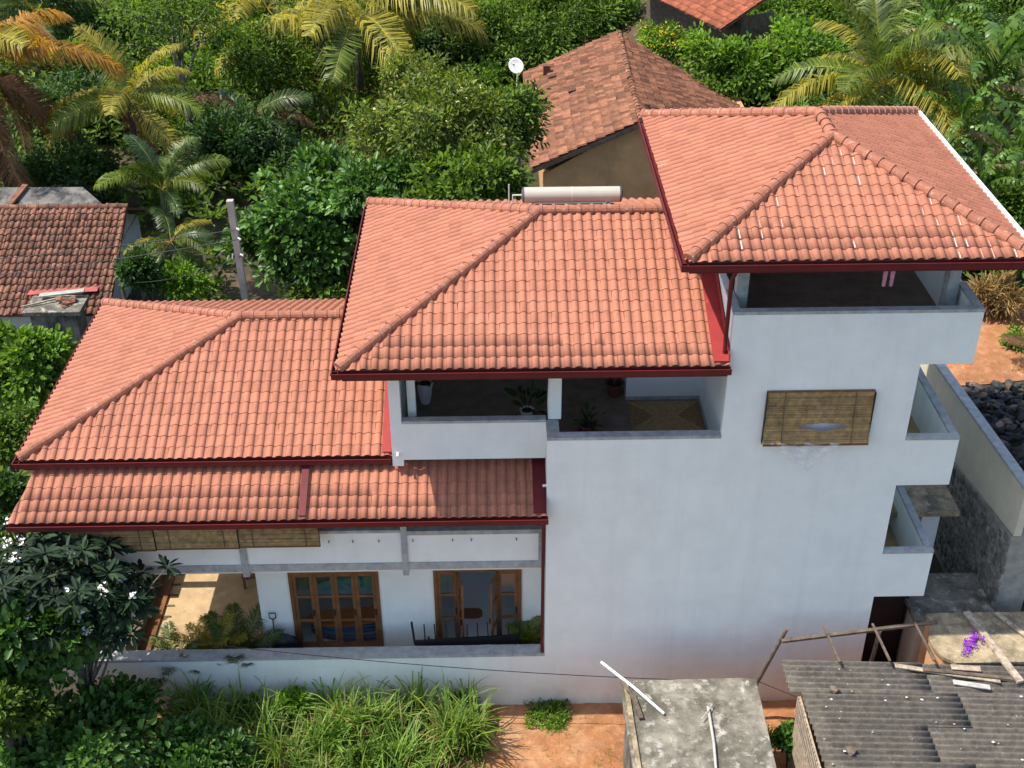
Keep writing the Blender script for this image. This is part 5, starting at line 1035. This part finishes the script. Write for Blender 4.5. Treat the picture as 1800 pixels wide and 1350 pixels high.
for k, (px_, py_, Y_, R_, lb) in enumerate(((1745, 130, 20, 165, 'tallest banana plant with torn leaves at the upper right'), (1690, 215, 17.5, 120, 'banana plant just right of the coconut palm crown'), (1790, 270, 16, 130, 'banana plant with drooping torn leaves at the right edge'), (1725, 330, 15, 95, 'small banana plant above the white roof edge'), (1650, 30, 27, 120, 'banana plant at the top edge right of the coconut palm'), (1660, 285, 15.5, 70, 'youngest banana plant close behind the highest roof'))): banana(px_, py_, Y_, R_, lb, k+3, 10)
# front garden ------------------------------------------------------------
tree(62, 1130, -1.6, 110, 120, 'large broad-leaved bush at the lower left corner', 'leaf_glossy', .22, .62, 420, 24, .3, 'bush', 'garden_bush', seed=50, lobes=9)
tree(125, 1312, -2.6, 175, 62, 'low broad-leaved bush along the bottom left edge', 'leaf_glossy', .18, .6, 420, 24, .28, 'bush', 'garden_bush', seed=51, lobes=9)
tree(5, 1250, -3.0, 70, 70, 'leafy bush in the very corner at lower left', 'leaf_mid', .16, .5, 130, 22, .26, 'bush', 'garden_bush', seed=63)
tree(345, 1335, -2.4, 105, 42, 'dark low bush at the bottom beside the tall grass', 'leaf_glossy', .17, .55, 220, 24, .26, 'bush', 'garden_bush', seed=52)
tree(815, 1310, -1.4, 42, 36, 'small feathery green bush right of the tall grass', 'leaf_bright', .07, .45, 110, 26, .16, 'bush', 'weed', seed=53, tr=.03)
tree(855, 1275, -.7, 18, 22, 'tiny leafy plant growing from the orange earth', 'leaf_bright', .10, .5, 26, 14, .12, 'bush', 'weed', seed=54, tr=.02)
tree(810, 1232, -.25, 22, 20, 'small dark weed against the foot of the white wall', 'leaf_mid', .09, .5, 30, 16, .12, 'bush', 'weed', seed=55, tr=.02)
tree(965, 1266, -.45, 46, 9, 'flat patch of green weed on the orange earth', 'leaf_bright', .07, .4, 90, 20, .12, 'bush', 'weed', seed=56, tr=.02)
tree(965, 1245, -.14, 40, 7, 'low strip of dark weed along the wall foot', 'leaf_mid', .07, .4, 60, 18, .1, 'bush', 'weed', seed=57, tr=.02)
tree(1390, 1300, -2.3, 22, 34, 'green shrub squeezed between slab roof and corrugated shed', 'leaf_glossy', .12, .7, 70, 22, .16, 'bush', 'weed', seed=58, tr=.03)
tree(1358, 1298, -2.2, 20, 14, 'pale green weed on the soil between the two shed roofs', 'leaf_bright', .07, .4, 50, 18, .1, 'bush', 'weed', seed=59, tr=.02)
tree(1780, 1048, 1.4, 35, 12, 'patch of green weed beside the concrete landing', 'leaf_mid', .1, .4, 60, 18, .14, 'bush', 'weed', seed=60, tr=.02)
# frangipani with rosettes
def frangipani(px, py, Y, rx, rz, label, seed, nr=90):
    rg = np.random.default_rng(seed); c = PY(px, py, Y); s = pxm(c); g = Tz(c[0], c[1]); e = empty('frangipani_tree', (c[0], c[1], g), label, 'tree'); h = c[2]-g
    ell = [(0, 0, h, rx/s, rx/s*.7, rz/s), (rx/s*.45, -.2, h-.35*rz/s, rx/s*.6, rx/s*.5, rz/s*.6)]; C = crown_pts(rg, ell, nr); P = []; D = []; Z = []; F = []
    for q in C:
        k = rg.integers(9, 15); out = q-np.array([0, 0, h-.6]); out /= np.linalg.norm(out); out = out*.6+np.array([0, 0, .7])
        for i in range(k):
            a = i*2.4; ax = np.cross(out, [1, .2, 0]); ax /= np.linalg.norm(ax); ay = np.cross(out, ax); d = ax*math.cos(a)+ay*math.sin(a)+out*rg.uniform(-.1, .5); P.append(q+d*.03); D.append(d); Z.append(rg.uniform(.26, .40))
        if rg.random() < .22: F.append(q+out*.12)
    V, Q = leaves(np.array(P), np.array(D), np.array(Z), .30, rg, curl=.18, fold=.15, upv=np.tile([0, 0, 1.], (len(P), 1))); meshobj('crown', fast('crown', V, Q), 'leaf_plumeria', e)
    mb = trunk_mb(rg, (0, 0, -.2), (0, 0, h*.7), .11, C, 40, .3); mb.build('trunk', 'pale_bark', e, smooth=True)
    for q in F:
        p = np.repeat(q[None], 12, 0)+rg.normal(0, .05, (12, 3)); d = rg.normal(0, 1, (12, 3)); d[:, 2] = abs(d[:, 2])*.5; V, Q = leaves(p, d, np.full(12, .085), .75, rg); meshobj('blossom', fast('blossom', V, Q), 'white_petal', e)
frangipani(105, 1035, -.9, 165, 95, 'dark-leaved frangipani tree with white flowers beside the veranda', 61, 240)
# areca palms on the veranda
def areca(loc, R, label, seed, n=9, m='frond_green', pot=None):
    rg = random.Random(seed); e = empty('areca_palm', loc, label, 'palm plant'); z0 = 0
    if pot: MB().lathe([(.16, 0), (.22, .3), (.23, .32), (.19, .31)], n=16).build('pot', pot, e); z0 = .28
    for k in range(n):
        o = bpy.data.objects.new('frond', frond(m, rg.choice('uuum') if R > 1.3 else 'u')); COL.objects.link(o); o.parent = e
        o.matrix_basis = Matrix.Translation((0, 0, z0)) @ Matrix.Rotation(k*2.4, 4, 'Z') @ Matrix.Rotation(rg.uniform(-.2, .3), 4, 'Y') @ Matrix.Scale(R*rg.uniform(.75, 1.1), 4)
    MB().tube([(0, 0, z0-.02), (0, 0, z0+.25)], [.06, .04], 7).build('stem', 'leaf_olive', e)
areca((-6.5, .80, .9), 1.5, 'areca palm with arching fronds beside the black heap', 5, 11, 'frond_dark'); areca((-7.3, .85, .9), 1.3, 'sunlit dry areca palm on the veranda near the frangipani', 6, 9, 'frond_gold')
areca((.72, .85, .9), .95, 'green areca palm in the corner beside the open door', 7, 10, 'frond_green', 'pot_dark'); areca((-8.1, .5, .95), 1.31, 'dark palm plant leaning over the compound wall cap', 8, 9, 'frond_dark')
pot_plant((-1.72, .72, .9), 'bushy plant in a dark pot behind the iron railing', 'pot_dark', .2, .28, 'leafy', .5, seed=9)
# tall grass
def grass(name, pts, h, label, m, seed, wd=.022, bl=9, spread=.16):
    rg = np.random.default_rng(seed); P = np.repeat(np.array(pts), bl, 0); n = len(P); P = P+np.c_[rg.normal(0, spread, (n, 2)), np.zeros(n)]; a = rg.uniform(0, 6.28, n); H = h*rg.uniform(.45, 1.15, n); out = H*rg.uniform(.15, .75, n); sd = np.c_[-np.sin(a), np.cos(a), np.zeros(n)]; dr = np.c_[np.cos(a), np.sin(a), np.zeros(n)]; K = 5; V = []
    for i in range(K+1):
        t = i/K; c = P+dr*(out*t**1.8)[:, None]; c[:, 2] += H*(t-.42*t**3*np.clip(out/H*1.6, 0, 1.3)); w_ = wd*(1-t)**.6*(1 if i else .6)+.001; V += [c-sd*w_, c+sd*w_]
    V = np.stack(V, 1); b = np.arange(n)[:, None]*(2*K+2); Q = np.concatenate([b+np.array([[2*i, 2*i+1, 2*i+3, 2*i+2]]) for i in range(K)])
    return tag(meshobj(name, fast(name, V.reshape(-1, 3), Q), m), label, 'grass', kind='stuff')
rg = np.random.default_rng(5); G = [[], [], []]
for k in range(290):
    px_ = rg.uniform(315, 835); py_ = rg.uniform(1262, 1420); p = PZ(px_, py_, .05)
    if p[1] > -.3 or p[1] < -4.6 or math.sin(p[0]*2.3)*math.cos(p[1]*2.9)+rg.normal(0, .3) < -.3: continue
    G[rg.choice([0, 0, 1, 1, 2])].append((p[0], p[1], Tz(p[0], p[1])))
grass('tall_grass', G[0], 1.7, 'tall arching green grass in front of the compound wall', 'leaf_grass', 1, .030, 30, .13)
grass('tall_grass', G[1], 1.0, 'leafy mid-height grass in front of the compound wall', 'leaf_bright', 6, .036, 28, .18)
grass('straw_grass', G[2]+G[0][::2]+G[1][::3], 1.25, 'straw coloured dead grass among the green tufts', 'leaf_dry', 7, .014, 22, .16)
for k, (px_, py_, Y_, r_, lb) in enumerate(((430, 1262, -.9, 40, 'broad-leaved weed at the left of tall grass'), (575, 1300, -1.6, 45, 'low leafy weed amid the tall grass'), (700, 1290, -1.4, 40, 'small leafy weed near the right part of grass'), (520, 1235, -.5, 30, 'dark weed against the wall behind the grass'), (640, 1335, -2.4, 40, 'light green weed at the bottom edge among grass'))):
    tree(px_, py_, Y_, r_, r_*.6, lb, ('leaf_mid', 'leaf_bright')[k % 2], .11, .5, 90, 18, .16, 'weed', 'weed', seed=80+k, tr=.02)
pts = [(rg.uniform(-11, 3), rg.uniform(-5, -.4), .02) for k in range(260)]+[tuple([*(q := PZ(rg.normal(1355, 12), rg.normal(1300, 10), .1))[:2], .05]) for k in range(20)]
grass('short_grass', pts, .22, 'short weedy grass growing on the orange earth', 'leaf_grass', 2, .008, 10)
pts = [(x, y, Tz(x, y)) for x, y in zip(rg.uniform(12.8, 20, 160), rg.uniform(9, 16, 160)) if not (12.4 < x < 17.5 and 9.3 < y < 12.4)]
grass('dry_grass', pts, .6, 'dry straw grass on the slope beyond the boundary wall', 'leaf_dry', 3, .016, 12, .25)
pts = [(x, y, Tz(x, y)) for x, y in zip(rg.uniform(-8, -1, 260), rg.uniform(26, 44, 260))]
grass('pale_grass', pts, 1.0, 'tall pale grass around the golden palm trunk', 'leaf_dry', 4, .02, 8, .35)
# pebbles and bits on the earth
db = MB(); rr = random.Random(18)
for k in range(260):
    x, y = rr.uniform(-2, 8.5), rr.uniform(-5, -.3); s = rr.uniform(.01, .035); a = rr.uniform(0, 3); z = Tz(x, min(y, .05))+.03+.05*math.sin(x*2.1)*math.sin(y*1.7+.4)
    db.add([(x+s*math.cos(a+q), y+s*.8*math.sin(a+q), z-.01) for q in (0, 1.6, 3.1, 4.7)]+[(x, y, z+s*.6)], [(0, 1, 4), (1, 2, 4), (2, 3, 4), (3, 0, 4)])
tag(db.build('pebbles', 'debris_white'), 'small pale pebbles and scraps scattered on the orange earth', 'pebbles', kind='stuff')
# earth path at the right, beyond the boundary wall
ppx, ppy = np.meshgrid(np.linspace(12.42, 30, 60), np.linspace(8.6, 12.6, 20)); ppz = T(ppx, ppy+.35*np.sin(ppx*.8))+.03; ppy = ppy+.35*np.sin(ppx*.8); i3 = np.arange(ppx.size).reshape(ppx.shape)
o = meshobj('earth_path', fast('earth_path', np.c_[ppx.ravel(), ppy.ravel(), ppz.ravel()], np.c_[i3[:-1, :-1].ravel(), i3[:-1, 1:].ravel(), i3[1:, 1:].ravel(), i3[1:, :-1].ravel()]), 'orange_soil', smooth=True); o['kind'] = 'structure'
